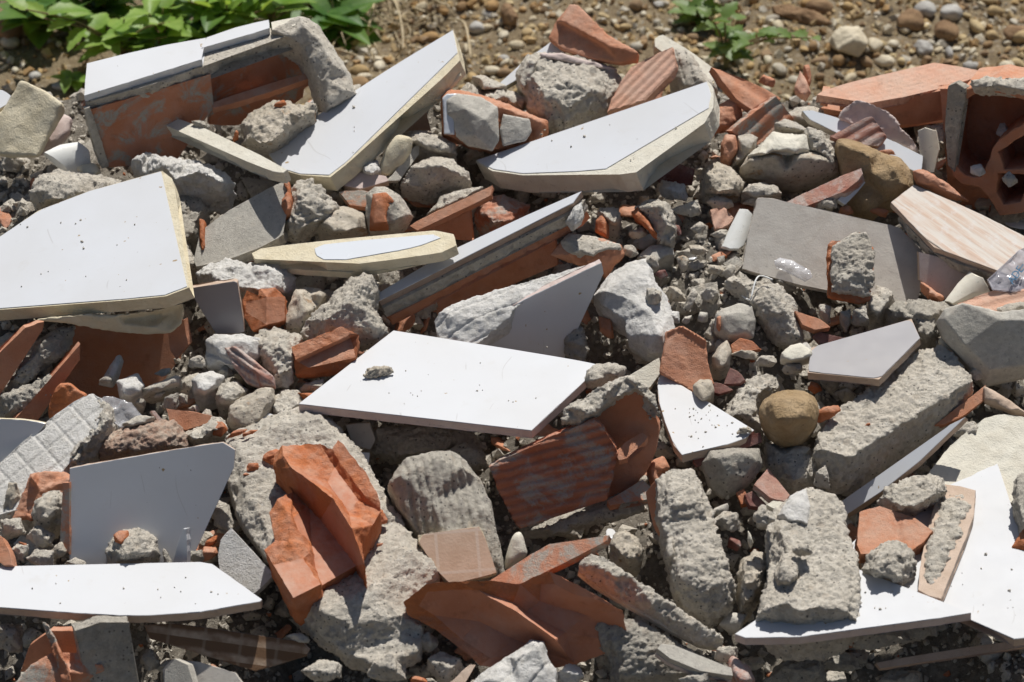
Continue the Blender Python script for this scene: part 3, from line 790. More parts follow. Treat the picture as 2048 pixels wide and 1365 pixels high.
# sanitary slab
t = T('sanitary_shard', 'large white glazed slab with a thick cream edge, in the middle of the upper heap', "952,321 1100,272 1250,222 1414,163 1422,190 1417,216 1376,240 1320,262 1290,276 1262,300 1240,318 1212,338 1150,343 1045,347 985,338", n=(-.32, -.13, .93), a=(1200, 250), lift=32, th=21, glaze='white_cool', body='cream_pale', jag=.25, bpart='cream_body', bj=.4,
      body_out="951,322 1100,271 1250,221 1416,162 1427,176 1426,214 1408,246 1374,256 1332,276 1304,294 1288,316 1272,344 1240,348 1212,342 1150,346 1045,350 984,341", slant=-1.0)
SLAB = t.pl
T('brick_shard', 'dark red speckled brick piece in the shade below the end of the white slab', "1292,330 1340,325 1390,340 1385,372 1330,372 1295,350", n=(.1, -.9, .4), a=(1340, 372), lift=0, glaze='maroon', body='maroon', gpart='outer_face', bpart='brick_body')
# back right bricks
S('brick_shard', 'orange brick plate with a raised rib tilted down beside the small green plant', 'brick', "1424,133 1442,138 1500,165 1530,178 1562,197 1548,216 1510,222 1482,204 1450,168", n=(.32, -.42, .85), a=(1510, 215), lift=24, th=8, groove=(1440, 145, 1530, 205, 16, 1.4), jag=.6, edge=.8)
S('brick_shard', 'ribbed brick shard leaning with its grooves in shade, below the tilted brick plate', 'brick_smear', "1552,193 1568,212 1590,240 1545,270 1512,294 1496,290 1462,262 1490,238 1525,215", n=(.35, -.8, .5), a=(1500, 288), lift=12, th=11, groove=(1552, 195, 1470, 270, 12, 1.6), jag=.5, edge=.8)
C('brick_shard', 'dark orange broken brick web next to the end of the white slab', 'brick', "1418,222 1474,192 1484,200 1486,246 1470,262 1440,262 1412,288 1405,270", dome=5, n=(.2, -.7, .7), a=(1440, 280), lift=6, depth=14, style='break')
C('brick_shard', 'brick stub with a mortar cap standing in front of the ribbed shard', 'brick', "1440,290 1450,268 1470,270 1476,300 1458,336 1440,325", dome=6, n=(-.2, -.8, .6), a=(1455, 330), lift=6, depth=16, style='break')
C('mortar_lump', 'grey mortar cap beside the brick stub in front of the ribbed shard', 'mortar', "1474,270 1502,266 1518,275 1512,300 1488,328 1462,336 1474,302", dome=8, n=(.1, -.7, .7), a=(1485, 325), lift=6, style='soft')
C('brick_shard', 'small leaf shaped orange brick splinter standing on the gravel edge', 'brick_pale', "1600,140 1612,158 1622,185 1612,204 1590,188 1588,176", dome=2, n=(-.1, -.6, .8), a=(1605, 203), lift=8, depth=7, style='break', vox=1.3)
C('brick_shard', 'thin dark orange brick splinter behind the leaf shaped splinter', 'brick', "1608,130 1620,128 1624,160 1618,178 1610,158", dome=2, n=(.2, -.7, .7), a=(1618, 176), lift=6, depth=6, style='break', vox=1.3)
L('brick_shard', 'dark brick crumb under the small green plant', 'brick', 1535, 160, 22, 12, -20, 6, style='break')
C('mortar_chunk', 'rough mortar chunk between the leaf shaped splinter and the hollow brick', 'mortar', "1560,232 1590,215 1630,210 1650,222 1640,240 1610,250 1570,246", dome=8, lift=6, a=(1610, 245))
# hollow brick lying flat
top = Plane(at(1700, 250, 2), (0, -.14, 1)); top = Plane(top.p + Vector((0, 0, .028)), (0.02, -.16, 1))
e = empty('hollow_brick', 'long orange hollow brick lying flat at the edge of the gravel', top.p)
S('top_wall', None, 'brick_pale', "1633,190 1640,184 1700,165 1800,143 1868,125 1920,134 1965,143 1962,152 1905,170 1880,178 1800,195 1736,207 1722,198", pl=top, parent=e, th=8, jag=.4, edge=1.0, groove=(1638, 188, 1868, 126, 5.2, .1))
f2 = Plane(top.hit(1736, 206, -6), (.1, -1, .1))
S('front_wall', None, 'brick', "1732,212 1800,200 1880,183 1905,176 1902,210 1896,238 1850,246 1806,252 1770,245 1735,225", pl=f2, parent=e, th=8, jag=.5, edge=.8)
S('end_web', None, 'brick', "1640,196 1655,198 1655,215 1640,212", pl=Plane(top.hit(1640, 194, -7), (-.2, -1, .1)), parent=e, th=24)
S('end_web', None, 'brick', "1680,200 1696,204 1694,222 1680,220", pl=Plane(top.hit(1688, 200, -7), (-.2, -1, .1)), parent=e, th=24)
S('bottom_wall', None, 'brick', "1640,216 1700,222 1800,244 1890,232 1880,200 1700,190", pl=Plane(top.p - top.n * .052, top.n), parent=e, th=7)
# end-on hollow brick
f = Plane(at(1960, 420, -6), (-.32, -.9, .25))
e = empty('hollow_brick', 'big hollow brick seen end on with rounded open cells', f.p)
S('cell_wall', None, 'brick', "1926,178 1990,172 2060,185 2120,200 2120,430 2060,424 2032,428 2000,432 1992,420 1976,392 1958,376 1922,368 1906,352 1898,325 1899,255 1912,205", pl=f, parent=e, th=70, jag=.5, edge=.5, bev=.8,
  holes=["1932,197 1950,190 1990,185 2020,190 2048,200 2066,215 2068,228 2060,240 2030,258 2012,268 1996,282 1986,296 1972,335 1962,354 1948,356 1932,350 1920,342 1912,330 1908,315 1908,280 1912,250 1920,218", "1996,304 2060,262 2110,250 2110,330 2060,338 2010,338", "1996,348 2060,350 2040,404 2008,410 1992,385"])
S('back_web', None, 'brick', "1880,178 2120,178 2120,430 1900,430", pl=Plane(f.hit(1960, 300, -52), f.n), parent=e, th=9)
C('mortar_cap', None, 'mortar', "1940,160 1975,152 2010,158 2070,150 2120,160 2120,205 2060,190 1990,174 1950,176", dome=4, n=(-.1, -.4, .9), a=f.hit(1990, 172, 4), parent=e, depth=12, style='grain')
S('mortar_joint', None, 'mortar_dark', "1897,172 1912,166 1930,178 1930,205 1918,240 1912,300 1908,345 1896,330 1890,250 1893,205", pl=Plane(f.hit(1910, 250, 3), (-.45, -.85, .25)), parent=e, th=9, rough=1.0, edge=1.0)
L('plaster_chunk', 'white plaster stone inside the lower cell of the end on hollow brick', 'plaster', 1955, 340, 20, 15, 20, 30, style='plaster')
L('plaster_chunk', 'pale stone caught behind the web of the end on hollow brick', 'plaster', 2008, 262, 14, 20, 30, 34, style='plaster')
L('mortar_lump', 'small grey lump in the bottom cell of the end on hollow brick', 'mortar', 2020, 360, 16, 16, 0, 34)
S('pipe_shard', 'thick cream pipe stub in the shade beside the end on hollow brick', 'pvc_cream', "1835,262 1850,255 1872,262 1878,300 1868,345 1842,350 1845,310", n=(-.2, -.8, .5), a=(1858, 345), lift=4, th=5, curve=(1848, 260, 1855, 345, 14), jag=.1)
C('mortar_chunk', 'beige rough mortar piece behind the cream pipe stub', 'mortar_warm', "1850,250 1890,246 1898,270 1890,300 1872,290 1866,262", dome=5, a=(1880, 300), lift=0, depth=20)
# curved white tile
t = T('sanitary_shard', 'curved bluish white shard with a grey broken back, behind the brown stone', "1604,222 1626,221 1680,238 1740,262 1790,284 1846,312 1844,340 1836,346 1800,330 1740,290 1680,262 1620,240", n=(.05, -.5, .85), a=(1760, 300), lift=16, th=8, glaze='white_blue', body='cream_pale')
C('broken_back', None, 'pinkish', "1676,236,2 1690,214,4 1712,199,5 1740,204,5 1775,222,5 1790,236,5 1800,255,4 1826,276,3 1846,312,2 1790,286,1 1740,264,1", inner="1700,230,2 1750,232,1 1785,262,1", pl=Plane(t.pl.hit(1740, 264, 0), (.05, -.75, .65)), parent=t.o, depth=9, style='soft', droop=0, vox=1.4)
S('brick_shard', 'small reddish grooved brick shard lying on the curved bluish shard', 'brick_rose', "1660,272 1700,252 1742,234 1750,240 1773,272 1758,292 1715,290 1680,282", n=(-.05, -.7, .7), a=(1740, 290), lift=26, th=11, groove=(1690, 284, 1752, 246, 9, 1.0), jag=.5, edge=.8)
L('brick_shard', 'thin orange brick chip between the curved bluish shard and the brown stone', 'brick', 1775, 305, 18, 6, -5, 26, style='break')
C('rock', 'large smooth brown sandstone with a hollow flank, among the rubble near the hollow bricks', 'sandstone', "1672,280 1692,276 1724,286 1758,302 1804,318 1824,352 1827,382 1804,398 1772,400 1752,422 1724,424 1706,410 1700,388 1686,336 1673,302", inner="1690,290,16 1740,310,22 1790,335,22 1805,370,16 1770,378,12 1740,375,-3 1720,350,6 1745,350,10 1730,400,2", n=(0, -.55, .83), a=(1750, 400), lift=14, droop=8, depth=40, style='stone')
C('mortar_chunk', 'cream rimmed mortar chunk with a white broken top, beside the brown stone', 'mortar_warm', "1478,338 1495,312 1530,290 1548,300 1575,306 1600,302 1640,300 1680,322 1681,346 1640,366 1590,374 1540,366 1490,352", inner="1500,322,14 1550,312,18 1600,315,18 1645,320,14 1570,345,8 1630,345,6", droop=12, n=(0, -.6, .8), a=(1580, 370), lift=6, depth=30, style='soft')
C('plaster_chunk', 'cream white plaster crust on top of the rimmed mortar chunk', 'cream_pale', "1492,314 1528,288 1546,262 1575,270 1612,268 1620,300 1604,312 1575,304 1545,304 1510,316", dome=4, n=(0, -.4, .9), a=Plane(at(1580, 370, 6), (0, -.6, .8)).hit(1550, 306, 16), depth=12, style='plaster')
C('mortar_chunk', 'grey mortar ridge rising behind the cream plaster crust', 'mortar', "1612,250 1640,262 1662,290 1682,320 1680,345 1640,310 1618,300 1608,268", dome=6, n=(.2, -.6, .8), a=(1660, 330), lift=16, style='grain')
C('mortar_lump', 'flat grey mortar pebble on top of the rubble above the cream crust', 'mortar', "1548,246 1570,236 1600,248 1616,258 1612,268 1580,266 1552,258", dome=6, a=(1590, 268), lift=26, depth=12, style='grain')
# ------------------------------------------------------------------ upper middle and left
C('mortar_lump', 'rounded mortar lump with a pale cap below the end of the white slab', 'mortar_warm', "1402,340 1420,326 1440,322 1466,338 1488,365 1482,390 1430,397 1402,386", dome=12, a=(1440, 392), lift=10, style='grain')
C('mortar_lump', 'egg shaped grey mortar lump beside the capped lump', 'mortar', "1482,385 1495,368 1520,362 1555,372 1566,388 1550,400 1500,398", dome=10, a=(1520, 398), lift=10, style='lumpy')
S('brick_shard', 'red brown brick sliver lying across the rubble in front of the brown stone', 'brick_rose', "1572,404 1640,372 1700,345 1722,337 1727,348 1716,362 1690,384 1640,400 1602,418", n=(-.15, -.45, .88), a=(1640, 400), lift=24, th=13, jag=.5, edge=.9)
T('tile_shard', 'narrow white tile sliver under the red brown brick sliver', "1676,400 1700,375 1728,358 1731,366 1715,385 1690,410", n=(.3, -.6, .75), a=(1700, 400), lift=18, glaze='white_cool', body='cream_pale', th=5)
L('mortar_lump', 'speckled grey mortar lump in front of the red brown brick sliver', 'mortar', 1652, 408, 30, 20, 10, 18)
L('brick_shard', 'short orange brick end under the speckled mortar lump', 'brick', 1690, 422, 14, 14, 0, 6, style='break')
L('brick_shard', 'small bent orange brick chip in the shade under the brown stone', 'brick', 1760, 425, 22, 12, -20, 2, style='break')
t = T('tile_shard', 'large whitish floor tile with a wood grain print, leaning below the hollow bricks', "1827,370 1890,396 1960,428 2060,478 2070,570 2030,552 1995,538 1930,517 1868,494 1825,450 1782,405", n=(-.03, -.3, .95), a=(1880, 400), lift=34, th=6, glaze='woodtile', body='tan', gpart='printed_face', uvdir=(1800, 400, 1990, 530))
S('mortar_bed', None, 'mortar_dark', "1830,385 2060,490 2060,560 1995,542 1930,521 1870,498 1830,456 1795,412", pl=t.pl, parent=t.o, top=-6.1, th=9, edge=1.6, jag=1.2, rb=1)
T('tile_shard', 'smooth beige tile in the shade under the wood grain tile', "1838,505 1900,520 1985,560 1960,600 1890,598 1840,560", n=(.1, -.85, .5), a=(1890, 596), lift=-2, glaze='pinkish', body='tan')
C('brick_shard', 'curved orange brick wall broken off behind the wood grain tile', 'brick', "1828,340 1846,338 1866,346 1900,370 1942,404 1900,398 1836,366", dome=5, n=(.2, -.75, .6), a=(1870, 385), lift=30, depth=12, style='break')
S('pipe_shard', 'cream gutter shaped shard below the wood grain tile', 'pvc_cream', "1888,602 1918,560 1938,540 1952,552 1966,555 1978,576 1945,584 1905,608", n=(-.25, -.5, .8), a=(1910, 605), lift=14, th=4, curve=(1900, 604, 1950, 556, 11), jag=.4)
C('brick_shard', 'long thin orange brick splinter beside the cream gutter shard', 'brick', "1838,562 1850,566 1890,595 1882,606 1855,590", dome=3, a=(1870, 600), lift=10, depth=8, style='break', vox=1.4)
L('brick_shard', 'blunt orange brick bit under the edge of the wood grain tile', 'brick', 1832, 476, 20, 10, -20, 12, style='break')
# plastic bag with print
t = S('plastic_scrap', 'torn milky plastic bag with blue lettering at the end of the wood grain tile', 'plastic_milky', "1975,560 2005,535 2040,500 2090,480 2090,580 2030,585 1985,580", n=(.1, -.55, .8), a=(2010, 575), lift=42, th=.3, rough=3.5, jag=.6)
def lettering(txt, x, y, x2, y2, size, pl, parent, h=4.5):
    cu = bpy.data.curves.new('lettering', 'FONT'); cu.body = txt; cu.size = size; cu.extrude = .0002; cu.align_x = 'CENTER'
    o = bpy.data.objects.new('lettering', cu); COL.objects.link(o)
    dg = bpy.context.evaluated_depsgraph_get(); me = bpy.data.meshes.new_from_object(o.evaluated_get(dg)); bpy.data.objects.remove(o)
    u = (pl.hit(x2, y2) - pl.hit(x, y)).normalized(); v = pl.n.cross(u)
    p = pl.hit((x + x2) / 2, (y + y2) / 2, h)
    for q in me.vertices:
        c = q.co.copy(); q.co = u * c.x + v * c.y + pl.n * c.z
    me.materials.clear(); return place('lettering', me, 'blueprint', p, parent)
lettering("ADE", 2024, 572, 2050, 537, .0085, t.pl, t.o)
S('print_line', None, 'blueprint', "2026,560 2046,528 2047,529 2027,561", pl=Plane(t.pl.hit(2035, 545, 5), t.pl.n), parent=t.o, th=.3, jag=0, bev=.05)
# grey tile back standing
S('tile_shard', 'big grey brown tile standing on edge with its unglazed back showing, behind the crumbs', 'greyback', "1515,396 1540,397 1572,404 1620,420 1680,434 1740,442 1800,456 1830,486 1846,505 1845,560 1835,600 1790,606 1700,590 1600,570 1484,538 1498,465", n=(.06, -.66, .75), a=(1640, 580), lift=-4, th=7, jag=.5, edge=.7, rough=.06)
C('brick_shard', 'brick slice coated with a thick slab of rough grey mortar, leaning on the grey tile', 'brick_raw', "1655,490 1664,482 1690,480 1716,464 1735,470 1748,500 1746,530 1750,560 1738,582 1742,598 1720,608 1700,602 1655,594", dome=1, n=(.0, -.6, .8), a=(1700, 600), lift=18, depth=9, droop=0, style='break', vox=1.4)
b = COL.objects[-1]
C('mortar_coat', None, 'mortar', "1664,492 1680,480 1715,462 1736,468 1749,500 1746,530 1752,560 1740,580 1742,592 1700,588 1664,582", inner="1700,500,4 1690,560,4 1725,540,5 1720,580,1", pl=Plane(at(1700, 600, 18), (.0, -.6, .8)), parent=b, h0=9, depth=9.5, droop=3, style='grain', vox=1.4)
S('pipe_shard', 'white plastic pipe half lying on the crumbs beside the grey tile', 'pvc', "1480,417 1496,419 1506,427 1502,455 1490,488 1478,497 1460,498 1446,490 1460,455", n=(.15, -.55, .8), a=(1470, 490), lift=12, th=4, curve=(1492, 420, 1466, 495, 10), jag=.1)
S('brick_shard', 'small pale grooved brick chip above the white plastic pipe', 'brick_pale', "1420,418 1448,414 1468,436 1455,452 1430,458 1424,440", n=(-.1, -.5, .85), a=(1445, 455), lift=12, th=9, groove=(1425, 450, 1450, 416, 8, 1.3), jag=.5, edge=.8)
S('plastic_scrap', 'crumpled clear plastic tube end in front of the grey tile', 'plastic', "1549,522 1560,513 1580,516 1600,530 1620,540 1625,555 1610,562 1590,550 1570,540 1552,535", n=(-.1, -.6, .8), a=(1590, 555), lift=10, th=.4, curve=(1552, 524, 1620, 552, 6), rough=2.4)
C('mortar_chunk', 'mortar slab with a clean tan edge running down through the crumbs', 'mortar', "1464,560 1484,556 1520,562 1562,570 1590,602 1612,655 1606,688 1580,694 1560,680 1530,640 1500,600", inner="1490,572,7 1540,585,9 1580,630,9 1590,670,6 1530,620,6", n=(.15, -.45, .88), a=(1570, 680), lift=10, depth=22, style='grain')
C('brick_shard', 'grey faced brick fragment with an orange stripe beside the tan edged mortar slab', 'mortar_flat', "1432,628 1445,618 1480,606 1505,612 1512,640 1508,675 1480,690 1450,684 1430,665", dome=6, n=(0, -.75, .65), a=(1470, 686), lift=8, depth=18, style='flat', droop=3)
C('brick_strip', None, 'brick', "1434,634 1442,630 1444,660 1438,668 1433,655", dome=1.2, pl=Plane(at(1470, 686, 8), (0, -.75, .65)), parent=COL.objects[-1], h0=5, depth=6, style='break', vox=1.1)
C('brick_shard', 'flat orange brick plate with a darker broken top, standing in the middle of the crumbs', 'brick', "1330,664,6 1364,650,6 1412,680,6 1416,722,2 1432,776,0 1390,790,0 1350,762,0 1318,745,2 1326,700,4", inner="1334,676,3 1362,660,3 1408,688,3 1380,740,0", n=(-.05, -.6, .8), a=(1375, 775), lift=8, depth=10, style='flat', droop=0, vox=1.4)
L('brick_shard', 'dark red brick crumb next to the top corner of the flat orange plate', 'maroon', 1336, 648, 10, 8, 0, 8, style='break')
C('plaster_chunk', 'wide white plaster slab with a rough top, jutting over the dark hollow', 'plaster', "1184,590 1215,555 1255,524 1296,517 1310,560 1335,590 1345,620 1350,665 1335,712 1295,702 1255,672 1252,640 1210,612", inner="1210,582,10 1260,550,10 1300,560,8 1260,600,8 1300,630,10 1320,670,10 1285,670,6", n=(-.05, -.32, .95), a=(1290, 620), lift=14, depth=30, droop=5, style='plaster')
C('mortar_chunk', 'smooth pale grey plaster piece half buried in crumbs behind the white plaster slab', 'mortar_flat', "1272,515 1300,490 1345,485 1350,510 1320,530 1285,528", dome=3, lift=2, style='flat')
C('brick_shard', 'leaning brick slice topped with grey mortar, orange edge towards the dark gap', 'mortar', "1268,416 1290,402 1330,400 1350,430 1352,460 1340,490 1318,480 1300,440", inner="1285,415,8 1320,415,10 1335,450,8", n=(-.15, -.5, .85), a=(1330, 485), lift=14, depth=20, style='grain', droop=4)
C('brick_edge', None, 'brick_raw', "1260,424 1276,412 1290,430 1318,470 1318,478 1304,470 1285,442 1266,434", dome=3, pl=Plane(at(1330, 485, 14), (-.15, -.5, .85)), parent=COL.objects[-1], h0=2, depth=10, style='break', vox=1.3)
C('brick_shard', 'thin orange brick fin standing beside the leaning mortar topped slice', 'brick_raw', "1190,440 1202,430 1212,445 1216,478 1206,476 1188,465", dome=2, n=(-.3, -.7, .6), a=(1205, 476), lift=10, depth=10, style='break', vox=1.3)
C('mortar_lump', 'knobbly mortar lump above the thin orange brick fin', 'mortar', "1192,420 1212,410 1238,414 1244,440 1236,455 1216,450 1204,432", dome=8, a=(1225, 452), lift=10, style='lumpy')
C('brick_shard', 'mortar covered brick cell standing at the end of the long tiled slab', 'brick', "1100,510 1135,472 1200,478 1242,488 1250,510 1230,530 1215,560 1190,545 1160,530", dome=6, n=(.0, -.8, .6), a=(1210, 550), lift=8, depth=26, style='break', droop=4)
C('mortar_top', None, 'mortar', "1122,482 1138,466 1180,470 1240,486 1244,496 1210,508 1190,520 1160,512 1130,512", dome=3, n=(0, -.35, .93), a=Plane(at(1210, 550, 8), (.0, -.8, .6)).hit(1180, 512, 9), parent=COL.objects[-1], depth=10, style='soft')
# cream pieces under the long white shard
C('ceramic_shard', 'small cream ceramic wedge standing under the long white shard', 'cream', "752,348 772,290 790,266 822,272 815,300 775,352", inner="775,300,5 800,275,5", n=(-.4, -.6, .7), a=(765, 350), lift=4, depth=12, style='smooth', droop=0)
C('mortar_lump', 'white mortar knob at the foot of the cream wedge', 'plaster', "722,335 738,318 755,322 764,345 745,356 725,348", dome=8, lift=8, a=(745, 350), style='grain')
S('tile_shard', 'thin grey tile slip leaning beside the cream wedge', 'mortar_flat', "775,362 790,345 830,292 840,290 838,308 800,362", n=(.5, -.5, .7), a=(785, 360), lift=6, th=6, jag=.6)
C('mortar_chunk', 'grey white mortar chunk half in sunshine below the brick fragment with mortar face', 'mortar', "798,365 820,335 860,312 905,318 940,345 945,368 900,372 850,378", inner="840,335,12 880,330,16 915,345,10 870,358,6", a=(870, 375), lift=8, droop=8, style='rough')
C('mortar_lump', 'long mortar lump in half shade above the grey white chunk', 'mortar', "795,268 815,260 850,262 885,275 912,288 915,310 880,312 840,295 800,282", dome=9, a=(860, 300), lift=6, style='grain')
T('tile_shard', 'pinkish tile piece with a clean edge at the tip of the long white shard', "676,352 720,345 772,352 778,362 720,378 690,372", n=(0, -.4, .9), a=(720, 372), lift=6, glaze='pinkish', body='tan')
S('brick_shard', 'dark orange brick strip below the pinkish tile piece', 'brick_smear', "678,384 720,380 770,392 740,415 700,410", n=(0, -.55, .8), a=(730, 408), lift=4, th=8)
C('brick_shard', 'mortar lump with a bright orange brick face beside the arched brick', 'mortar', "733,388 748,372 770,372 800,388 826,428 815,450 795,464 738,465 732,430", dome=9, n=(-.05, -.7, .7), a=(770, 463), lift=8, depth=24, style='soft', droop=5)
C('brick_patch', None, 'brick_raw', "745,388 772,384 790,402 776,408 774,440 778,460 738,462 740,430", dome=2, pl=Plane(at(770, 463, 8), (-.05, -.7, .7)), parent=COL.objects[-1], h0=10, depth=9, style='flat', vox=1.2)
S('brick_shard', 'long orange brick plate with a dusty top, its broken end pointing up the slope', 'brick', "985,370 982,392 940,412 880,440 835,462 818,452 845,436 900,412 950,388", n=(-.2, -.55, .8), a=(880, 440), lift=20, th=8, jag=.5, edge=.8)
S('brick_shard', 'arched orange brick cell wall in the shade below the dusty brick plate', 'brick', "838,462 880,440 940,412 930,440 925,470 945,482 900,480", n=(-.1, -.95, .3), a=(900, 478), lift=-2, th=8)
C('mortar_chunk', 'grey mortar wedge in shade under the broken end of the dusty brick plate', 'mortar', "850,430 880,395 930,375 970,372 930,396 880,420", dome=5, a=(890, 420), lift=4)
C('brick_shard', 'dark brick body in deep shade beneath the big white slab', 'brick_dusty', "960,395 1010,390 1060,410 1040,450 980,460 950,430", dome=6, a=(1000, 455), lift=-20)
# mortar panel
S('mortar_chunk', 'flat grey mortar panel on brick standing on edge, left of the rounded mortar lumps', 'mortar_flat', "400,462 440,432 500,402 570,361 580,382 562,410 568,470 520,495 470,514 392,534 386,520 400,500", n=(-.1, -.52, .85), a=(480, 512), lift=6, th=15, jag=.9, edge=1.2, rough=.3)
pl_ = Plane(at(480, 512, 6), (-.1, -.52, .85))
C('brick_edge', None, 'brick_raw', "566,362 578,360 584,400 582,436 570,440 562,410 576,385", dome=2, pl=pl_, parent=COL.objects[-1], h0=2.5, depth=15, style='flat', vox=1.2)
C('brick_edge', None, 'brick_raw', "398,436 410,440 412,500 404,512 398,480", dome=1.5, pl=pl_, parent=COL.objects[-2], h0=2, depth=15, style='flat', vox=1.2)
C('mortar_chunk', 'rough mortar chunk touching the broken side of the flat grey panel', 'mortar', "584,380 596,358 622,354 645,372 682,420 660,448 628,462 596,478 574,470 572,440 582,420", dome=10, n=(.1, -.6, .8), a=(620, 465), lift=8, style='lumpy')
C('mortar_lump', 'smooth rounded mortar lump between the grey panel and the orange faced lump', 'mortar_warm', "632,450 645,420 690,412 732,430 736,462 700,476 655,472", dome=12, lift=6, a=(690, 470), style='soft')
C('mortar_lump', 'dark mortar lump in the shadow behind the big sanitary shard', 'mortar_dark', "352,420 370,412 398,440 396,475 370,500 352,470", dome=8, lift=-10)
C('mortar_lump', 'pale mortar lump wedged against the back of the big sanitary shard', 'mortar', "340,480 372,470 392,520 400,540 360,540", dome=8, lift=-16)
# cream trough
t = T('sanitary_shard', 'long narrow cream shard with a white glazed hollow, lying below the grey mortar panel', "628,497 648,489 700,483 800,474 866,469 884,476 830,494 760,508 690,519 648,519 634,511", n=(-.18, -.14, .97), a=(700, 500), lift=34, th=10, glaze='white_blue', body='cream', gpart='glazed_hollow', bpart='cream_body', jag=.4, bj=.5,
      body_out="504,506 521,496 640,482 760,471 868,461 906,468 913,490 884,504 800,516 720,526 650,523 630,513 612,510 560,512 510,517", edge=.5)
S('cream_flange', None, 'cream', "520,515 600,515 660,524 720,530 800,520 884,507 905,495 880,510 800,528 700,545 600,540 540,530", pl=Plane(t.pl.hit(700, 525, -9.5), t.pl.n), parent=t.o, th=6, jag=.5)
# long tiled slab
t = T('tiled_slab', 'long slab of grey white tile on mortar and brick, slanting across the dark cavity', "1163,383 1146,406 1060,449 920,520 758,602 748,592 820,548 905,500 1060,427", n=(-.24, -.30, .92), a=(950, 500), lift=34, th=7, glaze='white_cool', body='tan_dark', jag=.15)
S('mortar_bed', None, 'mortar', "1166,388 1150,409 1060,453 920,524 762,606 752,594 830,546 910,500 1060,430", pl=t.pl, parent=t.o, top=-7.1, th=11, edge=1.4, jag=1.0)
S('brick_layer', None, 'brick', "1164,392 1152,408 1060,451 920,522 766,608 756,594 830,548 910,502 1060,434", pl=t.pl, parent=t.o, top=-18.2, th=10, edge=1.0, jag=.8)
C('mortar_lump', 'white rough mortar knob clinging to the upper end of the long tiled slab', 'plaster', "1136,440 1148,415 1164,402 1170,430 1164,450 1148,462", dome=5, n=(.3, -.7, .7), a=t.pl.hit(1152, 440, -4), depth=14, style='grain')
S('brick_shard', 'dark brick wall in deep shade under the long tiled slab', 'brick', "770,640 900,585 1000,535 1110,470 1115,530 1040,560 960,580 880,610 820,660", n=(-.1, -1, .3), a=(900, 610), lift=-70, th=9)
# leaning tile with plaster
t = T('tile_shard', 'white tile leaning in shade with thick plaster on its back, behind the flat tile', "1203,526 1207,548 1190,580 1165,620 1142,655 1128,720 1040,725 930,705 945,690 985,655 1022,628 1026,612 1050,600", n=(.24, -.96, .16), a=(1060, 710), lift=-14, th=7, glaze='white', body='pinkish', jag=.25)
C('plaster_back', None, 'plaster', "866,640,-4 876,622,2 892,612,2 950,592,2 1050,562,2 1130,540,2 1186,528,2 1200,528,1 1120,572,1 1052,602,0 1026,618,-2 1020,632,-3 985,658,-5 940,700,-10 880,690,-12", inner="900,628,4 960,606,3 1040,580,3 960,640,1 1000,615,2 900,660,-3", pl=Plane(t.pl.hit(1050, 600, -1), (-.12, -.2, .97)), parent=t.o, depth=22, style='plaster', droop=0, groove=(880, 640, 1040, 575, 14, .9, 1))
# centre tile
t = T('tile_shard', 'large clean white tile lying flat in the very middle of the heap', "787,661 900,679 1050,703 1170,723 1194,729 1180,752 1120,808 1063,861 900,842 740,824 597,808", n=(-.07, .0, 1), a=(900, 690), lift=20, th=7.5, glaze='white', body='pinkish', jag=.12)
CT = t.pl
def on(pl, x, y, h=0): return pl.hit(x, y, h)
def LP(name, label, mat, pl, x, y, rx, ry, rot=0, style='grain', k=15, jit=.2, h=None, vox=None):
    """a lump resting on a plane"""
    SEED[0] += 1; s = PXM
    p = pl.hit(x, y, (ry * s * 1000 * .75) if h is None else h)
    c, q = math.cos(math.radians(rot)), math.sin(math.radians(rot))
    ax = ((RGT * c + UPV * q) * (rx * s), (UPV * c - RGT * q) * (ry * s), -FWD * (min(rx, ry) * s))
    o = place(name, hull_mesh(name, ax, SEED[0], k, jit), mat, p, None, label)
    queue(o, style, vox * .001 if vox else max(.0009, min(.0016, min(rx, ry) * s / 8))); return Thing(o, None)
LP('mortar_lump', 'single beige mortar crumb lying alone on the large clean white tile', 'mortar_warm', CT, 757, 743, 31, 12, 8)
C('mortar_lump', 'flat mortar lump resting on the far corner of the large clean white tile', 'mortar', "1166,768 1172,742 1190,730 1230,727 1250,736 1244,752 1215,762 1180,774", dome=8, n=(0, -.4, .9), a=CT.hit(1200, 765, 0), depth=10, style='rough')
# big sanitary shard
t = T('sanitary_shard', 'huge white sanitary ware shard with rounded corner and double cream rim', "-40,500 0,478 75,422 180,382 322,343 326,400 336,500 350,552 374,573 330,590 240,599 120,606 0,617 -40,620", n=(-.28, -.13, .95), a=(200, 450), lift=34, th=12, glaze='white_cool', body='cream', jag=.15, bpart='cream_rim', bj=.3,
      body_out="-40,500 0,478 75,421 180,381 324,341 343,356 350,380 345,420 345,480 358,548 378,574 332,592 240,601 120,608 0,619 -40,622")
BIG = t.pl
C('lower_rim', None, 'cream', "60,640,2 140,632,5 230,632,7 310,622,9 366,606,10 370,620,10 364,648,4 340,666,0 300,672,-2 250,668,-2 200,656,0 130,648,1", inner="160,640,3 250,650,3 310,655,4 250,638,-4 310,632,-6 345,625,-2", pl=Plane(t.pl.hit(250, 605, -13), (.05, -.85, .5)), parent=t.o, depth=9, style='soft', droop=0, vox=1.5)
